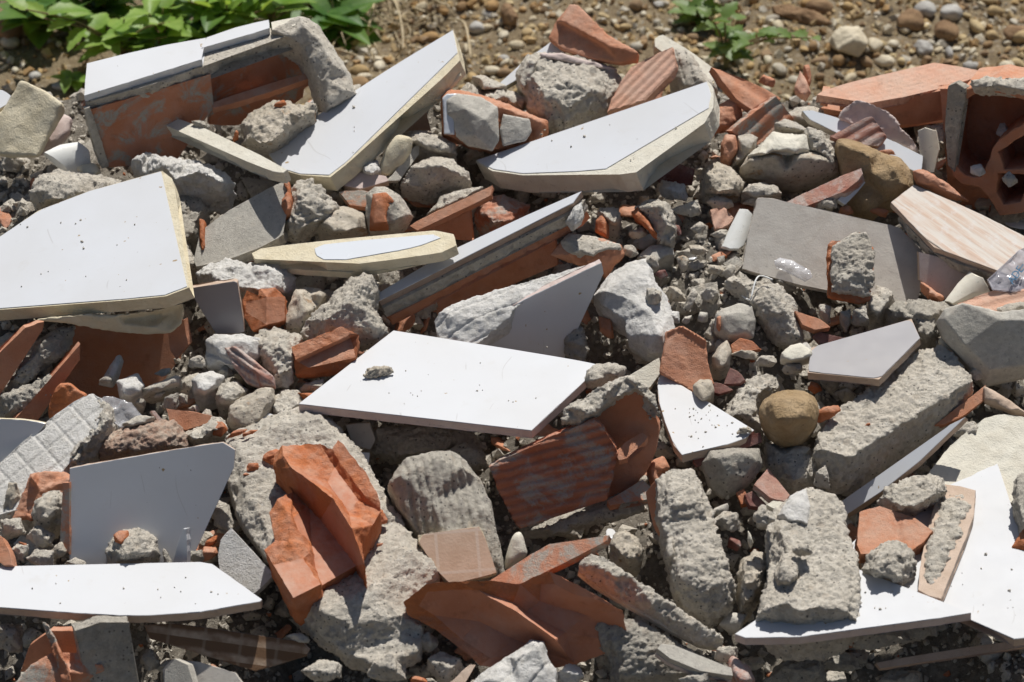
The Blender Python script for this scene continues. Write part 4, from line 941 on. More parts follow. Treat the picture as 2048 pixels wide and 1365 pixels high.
# ------------------------------------------------------------------ middle band, west side
T('tile_shard', 'dark grey glazed tile piece standing under the corner of the huge sanitary shard', "378,578 420,572 468,564 474,566 489,664 462,672 432,668 405,625 388,598", n=(-.05, -.97, .22), a=(460, 665), lift=4, th=7, glaze='grey_dark', body='tan')
FC('brick_shard', 'orange brick corner with a sharp upright edge beside the dark grey tile piece', ('brick_raw', 'brick'), "485,600,2 493,581,2 516,591,5 520,578,4 549,576,3 570,594,-1 569,641,-1 533,650,9 505,662,3 485,630,-1 492,604,1 518,600,5 533,594,9 491,624,1",
  [(0, 1, 2, 11, 10), (2, 3, 12, 11), (3, 4, 5, 12), (10, 11, 12, 7, 13), (12, 5, 6, 7), (0, 10, 13, 9), (9, 13, 7, 8)], smooth=(3, 4), n=(-.1, -.7, .7), a=(530, 655), lift=8, depth=18)
C('plaster_chunk', 'bumpy white mortar chunk behind the orange brick corner', 'plaster', "392,548 412,528 460,518 490,528 540,524 576,526 590,556 586,590 540,600 470,590 420,580", dome=12, lift=4, a=(490, 580), style='grain')
C('mortar_chunk', 'tall ragged grey mortar chunk with a hollow, at the end of the long tiled slab', 'mortar', "600,668 612,640 660,596 700,556 728,546 750,552 753,580 746,610 762,640 776,662 758,682 700,690 640,692", inner="720,570,16 690,610,20 650,640,16 730,620,14 740,655,10 690,660,12", n=(-.1, -.55, .83), a=(700, 690), lift=10, droop=8, style='rough')
C('mortar_chunk', 'cup shaped mortar chunk next to the ragged one, by the orange brick corner', 'mortar_warm', "576,610 590,578 615,572 640,576 655,592 640,612 618,634 600,660 570,650", inner="615,590,2 600,590,10 640,590,10 610,625,8", a=(610, 655), lift=6, style='soft', droop=4)
C('plaster_chunk', 'white plaster block with one straight groove, under the dark grey tile piece', 'plaster', "412,680 430,668 490,668 520,676 520,710 500,740 460,746 412,735", dome=8, n=(-.05, -.7, .7), a=(460, 744), lift=4, style='plaster', groove=(412, 705, 500, 745, 26, 1.5, 1))
C('mortar_chunk', 'rough round mortar chunk between the grooved red sliver and the orange channel', 'mortar', "504,672 530,655 568,655 600,680 600,720 590,755 560,770 535,740 515,710", dome=14, lift=6, a=(560, 765), style='lumpy')
C('brick_shard', 'dark rose brick sliver with four sharp grooves', 'brick_rose', "449,696,2 470,692,3 510,720,3 545,752,3 548,772,0 520,774,-4 490,764,-4 468,735,-3", inner="500,735,4 530,765,2", n=(-.2, -.5, .85), a=(510, 770), lift=18, depth=14, style='flat', droop=0, groove=(449, 694, 545, 762, 5.0, 2.0), vox=1.1)
FC('brick_shard', 'orange channel shaped brick piece above the large clean white tile', ('brick_raw', 'brick'), "583,694,8 683,653,9 717,670,6 696,672,7 591,720,7 598,725,0 702,677,0 712,715,0 617,736,0 623,749,-5 691,737,-5 591,750,-6",
  [(0, 1, 3, 4), (4, 3, 6, 5), (5, 6, 7, 8), (1, 2, 7, 6, 3), (8, 7, 10, 9), (0, 4, 5, 8, 9, 11)], smooth=(1, 2), n=(-.08, -.40, .9), a=(640, 745), lift=18, depth=13)
L('mortar_lump', 'small round mortar lump under the orange channel shaped piece', 'mortar', 565, 760, 24, 20, 0, 8)
L('mortar_lump', 'grey mortar lump with orange side beneath the corner of the clean white tile', 'mortar', 628, 775, 32, 16, 10, 2)
L('brick_shard', 'dark orange chip poking out beneath the corner of the clean white tile', 'brick_raw', 618, 795, 30, 14, -10, 6, style='break')
C('plaster_chunk', 'small blocky pale plaster lump in the hollow under the huge sanitary shard', 'plaster', "232,762 250,755 275,746 290,768 286,790 262,802 240,795", dome=9, lift=6, a=(262, 800), style='plaster')
C('mortar_chunk', 'flat layered mortar piece beside the blocky plaster lump', 'mortar', "280,778 320,762 352,748 362,752 360,770 320,786 284,795", dome=4, n=(0, -.6, .8), a=(320, 790), lift=8, style='soft')
C('plaster_chunk', 'pale cracked plaster cube among the crumbs', 'plaster', "380,760 395,745 425,740 450,752 440,775 410,795 388,785", dome=9, lift=8, a=(415, 790), style='plaster')
C('mortar_lump', 'blocky mortar lump next to the cracked plaster cube', 'mortar', "430,790 445,768 475,762 495,780 488,805 460,815 436,808", dome=9, lift=6, a=(460, 812), style='grain')
for i, (x, y, rx, ry, ro, lb) in enumerate([(345, 805, 26, 20, 10, 'crumbly mortar lump before the flat layered piece'), (365, 798, 15, 12, 0, 'small crumb against the crumbly mortar lump'), (390, 818, 20, 14, -10, 'mortar crumb below the cracked plaster cube'),
        (280, 808, 18, 11, 15, 'low crumb beside the clear plastic wrap'), (318, 790, 20, 8, 25, 'thin crumb under the flat layered piece'), (415, 830, 16, 12, 0, 'crumb above the orange plate edge'), (450, 745, 22, 18, 0, 'dark lump behind the grooved red sliver'),
        (395, 725, 22, 14, 10, 'lump in the shadow below the plaster block'), (330, 745, 18, 10, 0, 'crumb in the dark hollow'), (215, 760, 16, 10, 0, 'crumb at the mouth of the dark hollow')]):
    L('mortar_lump', 'grey ' + lb + ' west of the clean tile', 'mortar' if i % 3 else 'mortar_dark', x, y, rx, ry, ro, 4)
C('mortar_chunk', 'smooth tan grey mortar chunk between the clean white tile and the orange plate', 'mortar_warm', "456,812 480,795 520,775 545,775 550,800 530,850 510,868 470,870 455,845", dome=8, n=(-.1, -.6, .8), a=(500, 866), lift=6, style='soft')
C('mortar_chunk', 'rough mortar chunk under the near corner of the clean white tile', 'mortar', "535,800 560,778 595,780 610,808 590,830 545,836", dome=9, a=(570, 832), lift=4, style='lumpy')
T('tile_shard', 'small white tile corner sticking out behind the mortar slab with the brick inset', "508,850 530,824 574,838 560,862 520,870", n=(-.1, -.2, .97), a=(530, 866), lift=12, glaze='white', body='pinkish', th=5)
T('tile_shard', 'narrow white tile corner showing at the right flank of the brick inset slab', "690,905 740,905 738,925 715,938", n=(.1, -.2, .97), a=(710, 935), lift=6, glaze='white', body='pinkish', th=5)
# dark hollow under the huge shard
S('brick_shard', 'dark brick wall at the back of the hollow under the huge sanitary shard', 'brick', "150,650 365,640 362,740 330,790 240,800 130,850 110,760", n=(.1, -.85, .5), a=(240, 800), lift=-80, th=9)
S('brick_shard', 'slanting orange brick web at the mouth of the hollow', 'brick', "-30,800 -30,735 20,690 50,655 88,645 84,662 60,690 30,740 0,790", n=(.3, -.9, .35), a=(0, 800), lift=-16, th=9)
C('mortar_chunk', 'long grey mortar ridge slanting beside the orange brick web', 'mortar_dark', "5,780 30,735 70,690 110,660 150,655 140,700 90,735 60,770 20,790", dome=8, n=(.2, -.8, .5), a=(40, 785), lift=-18)
S('brick_shard', 'second slanting brick web deeper in the hollow', 'brick', "20,850 75,790 140,715 160,690 160,720 110,790 70,850", n=(.3, -.9, .35), a=(70, 850), lift=-20, th=9)
C('mortar_chunk', 'brown mortar body filling the hollow between the brick webs', 'mortar_dark', "0,790 60,770 120,740 120,790 70,840 0,840", dome=8, n=(0, -.8, .5), a=(60, 840), lift=-22)
S('brick_shard', 'dark red brick fin standing at the edge of the hollow', 'brick', "335,660 368,640 376,690 352,720 340,700", n=(-.3, -.9, .3), a=(355, 715), lift=-4, th=8)
C('plaster_chunk', 'pale wedge shaped plaster piece standing in the hollow', 'plaster', "195,770 215,740 232,712 240,708 246,722 236,755 225,775", dome=4, n=(0, -.8, .6), a=(215, 772), lift=-10, depth=14, style='plaster')
# white plaster block with grid
T('sanitary_shard', 'white glazed rim piece at the frame edge behind the gridded plaster block', "-40,838 0,838 60,842 90,848 70,880 20,930 -40,950", n=(0, -.85, .5), a=(20, 925), lift=-2, glaze='white', body='cream', th=8)
C('brick_shard', 'bright orange broken brick lump with a mortar seam behind the gridded plaster block', 'brick_raw', "95,830,0 98,800,2 118,766,6 135,766,6 168,788,6 172,800,4 150,815 105,845 98,840", inner="125,775,9 140,805,4", n=(-.1, -.75, .6), a=(130, 835), lift=2, depth=18, style='break', droop=0)
S('plaster_chunk', 'large white plaster block scored with a square grid on its face', 'plaster', "-20,945 40,890 110,830 166,792 182,788 204,797 212,832 198,856 156,902 126,942 80,982 40,1018 0,1030 -20,1010", pl=Plane(at(100, 960, 14), (-.25, -.32, .91)), th=30, groove=(0, 925, 170, 792, 18, 1.1, 2), jag=.9, edge=1.2, rough=.25)
gp = Plane(at(100, 960, 12), (-.25, -.32, .91))
C('mortar_back', None, 'mortar', "196,796 218,806 220,838 206,862 165,908 134,946 128,936 160,895 198,850 202,820", dome=4, pl=gp, parent=COL.objects[-1], h0=2, depth=26, style='grain')
S('plastic_scrap', 'crumpled clear plastic wrap beside the gridded plaster block', 'plastic', "200,800 225,792 262,808 286,835 270,850 240,855 215,835", n=(.1, -.5, .85), a=(240, 850), lift=16, th=.4, rough=4.5, jag=.8)
C('brick_shard', 'pinkish rough brick rubble lump with mortar on its top', 'pinkstone', "194,905 205,870 250,850 300,838 350,842 372,870 380,895 340,910 260,920 200,922", dome=10, n=(0, -.55, .83), a=(290, 912), lift=10, style='grain')
C('mortar_crust', None, 'mortar', "240,848 280,830 312,832 300,846 255,860", dome=4, pl=Plane(at(290, 912, 10), (0, -.55, .83)), parent=COL.objects[-1], h0=6, depth=12, style='grain')
S('brick_shard', 'thin red brick edge on top of the pinkish rubble lump', 'brick_rose', "300,822 310,822 335,850 342,868 330,862", n=(.2, -.6, .7), a=(325, 860), lift=14, th=6)
S('brick_shard', 'flat dark orange brick plate standing among the mortar crumbs', 'brick', "333,818 390,824 426,832 420,845 372,862 342,850", n=(0, -.72, .7), a=(375, 860), lift=8, th=9)
C('mortar_lump', 'irregular mortar lump below the flat dark orange plate', 'mortar', "360,878 372,862 400,855 430,828 448,838 455,858 430,870 400,885 375,888", dome=8, a=(410, 882), lift=8, style='lumpy')
L('brick_shard', 'raw dark orange brick nub beside the irregular mortar lump', 'brick_raw', 442, 858, 18, 16, 20, 14, style='break')
L('brick_shard', 'thin orange brick flake at the upper edge of the brick inset slab', 'brick_raw', 478, 866, 26, 7, 20, 22, style='break')
# shaded tile
t = T('tile_shard', 'wide white tile standing upright in shade with a lit brown top edge', "139,937 300,908 446,885 470,900 468,935 432,990 405,1040 372,1145 139,1145", n=(.03, -.845, .53), a=(250, 1135), lift=-4, th=7, glaze='white', body='tan', jag=.15)
C('brick_shard', 'orange brick piece with a thick rim behind the upright white tile', 'brick', "20,1040 58,965 60,948 75,942 130,944 142,950 142,1000 130,1040 90,1050 60,1035", inner="62,955,10 138,960,10 80,980,2 120,1000,2", n=(0, -.6, .8), a=(90, 1045), lift=4, depth=16, style='break', droop=4)
C('mortar_lump', 'grey mortar lump with a hollow next to the brick rim', 'mortar', "66,1010 85,985 110,975 130,985 130,1020 100,1050 75,1050 66,1035", dome=10, a=(100, 1048), lift=12, style='lumpy')
S('brick_shard', 'thin red brick edge along the side of the upright white tile', 'brick_smear', "125,965 139,965 139,1110 130,1100 118,1090 132,1040", n=(-.3, -.8, .5), a=(132, 1100), lift=8, th=8)
for i, (x, y, rx, ry, ro, m, lb) in enumerate([(22, 1000, 22, 34, 10, 'mortar_warm', 'tall rounded beige lump at the frame edge'), (28, 1058, 34, 26, 20, 'mortar', 'angular lump below the tall beige lump'), (85, 1075, 30, 24, -10, 'mortar', 'round lump against the thin red edge'),
        (110, 1030, 24, 26, 0, 'mortar', 'knobbly lump under the brick rim'), (40, 1105, 26, 20, 0, 'mortar', 'low lump near the curved white shard'), (85, 1118, 34, 18, 5, 'mortar', 'flattish lump touching the curved white shard'), (120, 1100, 22, 18, 10, 'mortar_warm', 'pale crumb by the foot of the upright tile'),
        (60, 1035, 12, 10, 0, 'brick_raw', 'tiny orange brick crumb between lumps'), (48, 1090, 14, 5, -25, 'brick_raw', 'sliver of orange brick between lumps'), (152, 1128, 26, 12, 0, 'mortar', 'small crumb leaning on the upright tile')]):
    L('mortar_lump' if 'brick' not in m else 'brick_shard', ('grey ' if m == 'mortar' else '') + lb + ' beside the wide shaded tile', m, x, y, rx, ry, ro, 6, style='lumpy' if 'brick' not in m else 'break')
S('brick_shard', 'curved orange brick strip at the frame edge above the curved white shard', 'brick', "-20,1060 5,1075 22,1110 24,1130 8,1130 -20,1110", n=(-.3, -.5, .8), a=(5, 1125), lift=14, th=9)
C('mortar_lump', 'round mortar lump with a dark red side standing in front of the wide shaded tile', 'mortar', "208,1100 222,1075 240,1062 285,1058 312,1075 318,1108 300,1135 260,1142 222,1136", inner="240,1075,10 285,1075,14 300,1105,12 250,1110,14", a=(262, 1138), lift=12, droop=10, style='grain')
C('brick_patch', None, 'brick_raw', "226,1070 238,1060 258,1060 256,1075 243,1096 230,1085", dome=2, pl=Plane(at(262, 1138, 12), TILT), parent=COL.objects[-1], h0=10, depth=9, style='flat', vox=1.1)
S('tile_shard', 'narrow white tile splinter standing beside the round mortar lump', 'white_cool', "345,1135 352,1095 366,1058 373,1058 373,1138", n=(-.5, -.8, .4), a=(362, 1136), lift=12, th=5)
for i, (x, y, rx, ry, m, lb) in enumerate([(445, 1030, 22, 34, 'mortar', 'upright grey lump against the flank of the brick inset slab'), (420, 1085, 20, 14, 'brick_raw', 'dark orange brick knob in the gap beside the wide shaded tile'), (395, 1115, 20, 18, 'mortar_dark', 'dark crumb at the foot of the white tile splinter'),
        (420, 1108, 22, 16, 'brick', 'orange brick chip next to the pale grey plate'), (335, 1125, 12, 26, 'mortar_dark', 'dark crumb in the shade of the wide upright tile')]):
    L('mortar_lump' if 'brick' not in m else 'brick_shard', lb, m, x, y, rx, ry, 20, 6, style='lumpy' if 'brick' not in m else 'break')
S('tile_shard', 'smooth pale grey plate in half shade between the shaded tile and the brick inset slab', 'plaster', "435,1112 442,1080 462,1055 480,1075 510,1110 548,1150 535,1165 512,1186 500,1192 440,1150", n=(-.15, -.62, .75), a=(490, 1180), lift=6, th=7)
# curved white shard bottom
t = T('tile_shard', 'long white tile strip with one curved edge, lying across the near corner of the heap', "-40,1134 0,1134 150,1140 240,1143 320,1139 400,1124 424,1128 470,1160 524,1199 520,1203 400,1224 300,1231 240,1231 150,1226 0,1214 -40,1212", n=(-.08, .0, 1), a=(250, 1150), lift=22, th=7, glaze='white', body='tan', jag=.12)
STRIP = t.pl
# ------------------------------------------------------------------ centre slab with the brick inset
t = C('mortar_chunk', 'large grey mortar slab with a bright orange broken hollow brick set in it', 'mortar', "446,872 470,860 520,842 565,820 610,808 645,812 682,850 720,905 742,930 772,990 800,1040 832,1085 876,1140 852,1165 832,1205 848,1255 838,1300 800,1320 760,1332 700,1310 640,1270 590,1228 575,1190 560,1150 532,1108 520,1090 495,1062 470,1020 455,970 450,920",
      inner="480,900,10 560,850,10 640,840,10 700,920,10 760,1020,10 820,1110,9 560,1100,6 500,1000,8 640,1220,14 760,1180,12 800,1230,6 700,1250,10 620,1000,4 700,1060,4 780,1280,-6", n=(-.06, -.22, .97), a=(680, 1150), lift=22, depth=34, droop=6, style='rough', vox=1.7)
FC('brick_inset', None, ('brick_raw', 'brick_skin'), "565,894,14 606,890,13 640,888,13 665,900,14 676,881,15 732,944,15 761,1004,14 761,1023,12 745,1051,12 723,1092,12 729,1129,20 704,1058,24 666,998,24 610,954,22 584,938,20 567,912,17 560,940,12 575,974,8 640,1040,4 680,1090,3 712,1132,3 584,984,8 619,1008,5 623,1084,5 632,1137,5 644,1171,5 587,1036,12 602,1070,12 556,998,14 539,1026,12 581,1034,16 550,1080,12 528,1099,12 578,1083,16 619,1106,11 547,1130,14 606,1118,13 641,1169,13 587,1196,14 577,1206,8 669,935,10 717,1001,10 698,1023,10 655,966,11 680,925,13 728,990,13 552,905,11 545,930,10",
  [(15, 14, 17, 16), (14, 13, 17), (13, 12, 18, 17), (12, 11, 19, 18), (11, 10, 20, 19), (17, 18, 22, 21), (18, 19, 23, 22), (19, 20, 25, 24, 23), (21, 30, 29, 28), (21, 22, 26, 30), (22, 23, 27, 26), (29, 30, 33, 31), (30, 26, 27, 33), (27, 23, 34, 33), (23, 24, 37, 36, 34), (24, 25, 37), (35, 36, 37, 38), (33, 34, 36, 35), (31, 33, 35, 32), (32, 35, 38, 39),
   (0, 1, 43, 13, 14, 15), (1, 2, 40, 43), (2, 3, 44, 40), (43, 12, 13), (43, 42, 12), (42, 11, 12), (43, 40, 41, 42), (40, 44, 45, 41), (3, 4, 5, 45, 44), (5, 6, 45), (41, 45, 6, 7), (42, 41, 7, 8), (11, 42, 8, 9), (10, 11, 9), (16, 17, 21), (46, 0, 15, 16, 47)], smooth=(3, 4, 5, 6, 7, 10, 16, 26), pl=Plane(t.pl.p + t.pl.n * .010, t.pl.n), parent=t.o, depth=16, hs=1.7, rough=.9)
for bx, by, br, bs in ((505, 935, 16, 10), (492, 950, 8, 5), (545, 915, 20, 16), (762, 1035, 10, 16), (760, 1090, 9, 4), (740, 1100, 8, 4), (500, 866, 20, 6)):
    o = LP('brick_fleck', None, 'brick_raw', t.pl, bx, by, br, bs, 20, style='break', h=10).o
    o.location = Vector(o.location) - t.o.location; o.parent = t.o
LP('mortar_lump', 'tiny grey mortar crumb sitting on the orange brick inset', 'mortar_dark', t.pl, 645, 905, 18, 15, 0, h=20)
LP('mortar_lump', 'very small grey crumb on the lower half of the orange brick inset', 'mortar_dark', t.pl, 590, 1082, 9, 6, 0, h=20, style='soft')
C('mortar_chunk', 'grey mortar chunk with vertical ridges standing next to the brick inset slab', 'mortar_dark', "776,965 790,940 815,915 868,902 902,902 932,918 960,960 985,1010 1000,1080 1010,1150 950,1165 900,1140 850,1090 805,1020", inner="800,950,12 870,915,14 925,935,12 970,1020,8 980,1100,4 860,1000,12 900,1080,10", n=(.1, -.55, .83), a=(930, 1150), lift=10, depth=40, droop=4, style='soft', groove=(815, 915, 850, 1080, 6.5, 1.9))
t = T('tile_shard', 'beige tile piece with faint square pattern and lit top edge, leaning on the ridged chunk', "836,1070 900,1062 958,1053 966,1062 980,1105 994,1146 950,1158 900,1168 880,1150 850,1105 838,1085", n=(.05, -.62, .78), a=(920, 1160), lift=18, th=9, glaze='gridtile', body='cream', gpart='printed_face', uvdir=(836, 1085, 970, 1075))
C('ceramic_shard', 'small pale cream shard with a pointed tip beside the beige patterned tile', 'cream_pale', "1005,1140 1014,1095 1024,1068 1034,1060 1044,1062 1050,1090 1058,1110 1030,1130 1010,1142", dome=3, n=(-.1, -.75, .65), a=(1030, 1135), lift=8, depth=8, style='smooth', vox=1.3)
# grooved brick, centre
pb = Plane(at(1130, 1050, -2), (-.06, -.93, .38))
e = empty('hollow_brick', 'broken hollow brick with a wide grooved dusty face, below the clean white tile', pb.p)
S('grooved_face', None, 'brick_dusty', "978,935 1000,922 1050,900 1101,876 1150,855 1188,838 1208,858 1222,884 1236,905 1230,940 1222,968 1211,1002 1150,1020 1090,1042 1040,1060 1020,1030 1000,990", pl=pb, parent=e, th=9, groove=(985, 950, 1225, 890, 7.0, 1.7), jag=.5, edge=.9)
S('inner_wall', None, 'brick', "1188,838 1225,800 1275,770 1300,800 1318,850 1312,905 1290,950 1240,1000 1200,1010 1180,960", pl=Plane(pb.hit(1240, 900, -22), (-.15, -.95, .3)), parent=e, th=9, rough=.4)
S('web', None, 'brick', "1228,905 1250,885 1285,865 1296,874 1290,884 1262,896 1255,918 1238,922", pl=Plane(pb.hit(1245, 905, -2), (-.1, -.5, .85)), parent=e, th=8, edge=.8)
S('web', None, 'brick_smear', "1215,1002 1250,985 1285,960 1300,975 1296,1000 1270,990 1220,1012", pl=Plane(pb.hit(1230, 1000, -4), (0, -.4, .9)), parent=e, th=8, edge=.8)
C('mortar_underside', None, 'mortar_dark', "1040,1062 1100,1042 1215,1004 1285,975 1294,1000 1285,1022 1230,1045 1150,1062 1090,1078 1050,1076", dome=4, pl=Plane(pb.hit(1150, 1030, -10), (0, -.85, .5)), parent=e, depth=20, style='rough')
C('mortar_top', None, 'mortar', "1122,842 1132,818 1160,795 1200,770 1250,750 1285,765 1312,790 1320,830 1300,800 1272,776 1230,795 1190,822 1160,840", inner="1150,815,8 1220,780,8 1270,765,7", n=(-.05, -.5, .85), a=pb.hit(1200, 815, -2), parent=e, depth=16, style='rough', droop=2)
C('brick_shard', 'bundle of orange brick webs in the gap beside the grooved hollow brick', 'brick', "1292,935 1305,920 1325,912 1338,935 1318,945 1330,985 1300,970", dome=4, n=(-.2, -.7, .7), a=(1315, 970), lift=8, depth=16, style='break')
S('brick_shard', 'tall orange brick web along the flank of the grey concrete block', 'brick', "1292,985 1312,960 1330,1000 1335,1050 1340,1090 1325,1085 1305,1050", n=(-.5, -.75, .4), a=(1322, 1080), lift=4, th=9, jag=.6, edge=.9)
S('brick_shard', 'dusty orange brick plate lying like a bridge with its tip to the dark gap', 'brick_smear', "1219,1070 1216,1082 1150,1115 1080,1150 1010,1182 985,1186 972,1166 1010,1145 1062,1108 1100,1088 1130,1092 1180,1078", n=(-.22, -.5, .84), a=(1050, 1150), lift=30, th=9, jag=.6, edge=.9)
FC('brick_shard', 'broad brown orange brick piece with two smooth round channels', ('brick_raw', 'brick_skin'),
  "806,1205,10 852,1169,18 910,1164,18 981,1162,18 855,1184,15 924,1179,12 957,1181,16 981,1196,16 1034,1224,16 1111,1279,14 1026,1205,10 1053,1224,5 1111,1255,4 1130,1265,4 1099,1143,20 1111,1169,18 1144,1188,18 1173,1179,22 1188,1198,20 1245,1222,16 1041,1169,14 1065,1155,18 1082,1169,11 1079,1203,4 1173,1231,2 838,1212,9 816,1229,6 874,1262,2 943,1315,0 960,1332,0 869,1231,3 924,1279,-1 981,1317,-2 957,1243,-4 1029,1279,-5 1077,1298,-4 1060,1345,-8 1150,1330,-8 1260,1290,-8",
  [(0, 1, 4), (1, 2, 5, 4), (2, 3, 6, 5), (3, 10, 6), (6, 10, 8, 7), (10, 11, 8), (8, 11, 12, 9), (4, 5, 33, 30, 25), (5, 6, 7, 33), (7, 8, 34, 33), (8, 9, 35, 34), (30, 33, 31), (33, 34, 32, 31), (34, 35, 32), (0, 4, 25), (0, 25, 26), (25, 30, 27, 26), (30, 31, 28, 27), (31, 32, 29, 28), (32, 35, 36, 29), (35, 9, 37, 36), (9, 12, 13, 37),
   (3, 20, 10), (10, 20, 23, 11), (20, 21, 22), (21, 14, 15, 22), (20, 22, 23), (22, 15, 16, 24, 23), (23, 24, 13, 12, 11), (16, 18, 19, 24), (14, 17, 18, 16, 15), (17, 19, 18), (24, 19, 38, 13), (13, 38, 37)], smooth=(4, 5, 6, 7, 8, 9, 10, 11, 12, 13, 19, 20, 21, 23, 27, 28, 29, 30, 31, 32, 33), n=(0, -.72, .68), a=(960, 1330), lift=8, depth=18, hs=1.15)
# ------------------------------------------------------------------ middle band, east side
t = T('tile_shard', 'smooth grey glazed tile piece with a notched top resting on the big mortar slab', "1616,744 1623,695 1662,684 1690,690 1741,670 1780,655 1823,637 1829,655 1840,676 1800,716 1758,758 1690,750", n=(-.1, -.02, 1), a=(1720, 690), lift=26, th=7, glaze='grey_glaze', body='tan', jag=.25)
C('tile_shard', 'small thick whitish tile chip touching the grey glazed tile piece', 'cream_pale', "1562,706 1580,690 1602,684 1624,700 1626,712 1612,724 1575,730 1560,722", dome=3, n=(0, -.4, .9), a=(1595, 728), lift=24, depth=9, style='flat', vox=1.3)
t = C('mortar_chunk', 'long thick rough mortar slab with a straight grey flank, under the grey tile piece', 'mortar', "1626,905,0 1634,868,2 1660,828,2 1720,790,2 1780,745,2 1838,694,2 1880,690,2 1905,705,2 1926,738,2 1948,768,-4 1946,792,-14 1900,835,-16 1820,890,-18 1740,945,-18 1700,968,-18 1662,962,-14 1640,935,-8",
  inner="1640,895,8 1700,915,10 1760,875,10 1850,820,10 1936,764,6 1720,850,7 1800,790,7 1860,740,6 1700,860,5", edges=((0, 1), (1, 2), (2, 3), (3, 4)), n=(.03, -.24, .97), a=(1780, 830), lift=18, depth=34, droop=0, style='rough')
for x, y, rx, ry, lb in [(1650, 828, 34, 14, ''), (1735, 850, 10, 6, '')]:
    o = LP('brick_patch', None, 'brick_raw', t.pl, x, y, rx, ry, 20, style='break', h=8).o
    o.location = Vector(o.location) - t.o.location; o.parent = t.o
    for kk in ('label', 'category', 'group'):
        if kk in o: del o[kk]
C('rock', 'smooth rounded ochre sandstone pebble, egg sized, sitting among the mortar crumbs', 'sandstone', "1517,822 1524,800 1542,786 1572,778 1605,780 1632,795 1641,818 1636,845 1622,868 1600,886 1572,889 1545,880 1530,862 1522,842", inner="1545,805,26 1580,792,26 1615,805,26 1550,840,30 1590,835,34 1620,835,26 1580,868,20", n=(0, -.62, .78), a=(1580, 885), lift=24, droop=0, depth=34, style='stone', taper=.5)
C('concrete_block', 'large smooth grey cement block at the frame edge under the grooved brick plate', 'mortar_flat', "1876,640,2 1890,618,6 1925,606,8 2000,625,8 2080,615,8 2080,750,-14 2000,765,-14 1968,774,-14 1950,745,-6 1918,712,-2 1890,680,0", inner="1890,640,10 2000,640,12 2060,640,12 1980,740,2 2060,730,2 1930,690,8", n=(-.05, -.75, .66), a=(1980, 770), lift=8, depth=40, droop=0, style='flat')
S('brick_shard', 'pale orange grooved brick plate lying on the smooth cement block', 'brick_pale', "1914,606 1930,602 1985,582 2060,565 2080,562 2080,605 2040,618 1992,636 1955,630", n=(-.05, -.3, .95), a=(1990, 630), lift=38, th=9, groove=(1920, 612, 2070, 572, 9, .9), jag=.6, edge=.9)
C('mortar_dust', None, 'mortar', "1985,620 2020,605 2070,600 2070,612 2030,624 1995,636", dome=1.5, pl=Plane(at(1990, 630, 38), (-.05, -.3, .95)), parent=COL.objects[-1], h0=1, depth=4, style='grain', vox=1.2)
C('mortar_chunk', 'dark rough mortar chunk between the grey standing tile and the cement block', 'mortar_dark', "1768,615 1790,600 1840,598 1890,604 1905,615 1880,640 1878,670 1858,692 1836,680 1826,640 1790,640", dome=10, a=(1850, 690), lift=6, style='lumpy')
C('mortar_lump', 'grey mortar lump beside the foot of the mortar coated brick slice', 'mortar', "1738,590 1752,570 1780,575 1792,590 1776,620 1750,640 1736,625", dome=8, a=(1760, 636), lift=8, style='lumpy')
C('ceramic_shard', 'thin cream shard poking up behind the long mortar slab', 'cream', "1872,680 1884,668 1900,688 1914,716 1902,710 1876,692", dome=2, n=(-.2, -.6, .75), a=(1895, 712), lift=12, depth=7, style='smooth', vox=1.3)
S('brick_shard', 'smooth orange brick plate beneath the end of the long mortar slab', 'brick', "1870,850 1900,838 1948,790 1972,770 1970,800 1930,830 1890,850", n=(.1, -.6, .8), a=(1920, 835), lift=6, th=9)
C('ceramic_shard', 'cream shard in half shade at the frame edge behind the rough cream plate', 'tan', "1968,772 1985,780 2020,800 2060,830 2030,830 1990,812 1970,800", dome=3, n=(.1, -.6, .8), a=(2010, 825), lift=8, depth=9, style='flat')
L('mortar_lump', 'dark mortar lump beneath the tip of the orange plate at the slab end', 'mortar', 1935, 865, 36, 32, 10, 4)
L('mortar_lump', 'small grey lump at the upper end of the long mortar slab', 'mortar', 1955, 745, 20, 16, 10, 8)
t = T('tile_shard', 'narrow blue white tile standing on edge beside the long mortar slab', "1931,834 1900,850 1860,880 1790,935 1684,1002 1692,1030 1760,985 1840,922", n=(-.35, -.55, .75), a=(1780, 960), lift=8, th=9, glaze='white_cool', body='tan_dark', jag=.12)
t = S('ceramic_shard', 'broad rough cream plate lit by the sun at the frame edge', 'cream_pale', "1972,836 2010,828 2080,842 2080,1020 2040,1000 1990,930 1965,910 1930,925 1884,950 1850,962 1900,890", n=(.05, -.3, .95), a=(1980, 905), lift=8, th=9, rough=.5, jag=.8)
# bottom right white tiles
t = T('tile_shard', 'biggest white tile of the near corner, with a mortar backed plate lying on it', "1980,902 1990,912 2026,1020 2070,1160 2090,1230 2090,1272 2028,1278 1990,1252 1938,1222 1830,1182 1735,1150 1700,1090 1760,1030 1880,950", n=(-.1, -.03, 1), a=(1880, 1080), lift=20, th=7, glaze='white', body='tan', jag=.12)
A = t.pl
t = T('tile_shard', 'white tile triangle lying under the concrete block with the pale front face', "1690,1128 1724,1144 1830,1182 1942,1226 1880,1236 1715,1258 1600,1274 1490,1276 1470,1268 1520,1240 1600,1180", n=(-.08, -.02, 1), a=A.hit(1800, 1176, 9), lift=0, th=7, glaze='white', body='pinkish', jag=.12)
B = t.pl
t = S('tile_shard', 'dusty tan plate thickly covered with rough mortar, lying on the biggest near white tile', 'tan', "1880,968 1920,972 1951,981 1948,1030 1930,1080 1908,1135 1882,1198 1858,1192 1836,1180 1842,1120 1855,1060", pl=Plane(A.hit(1890, 1080, 8), A.n), th=6, jag=.3)
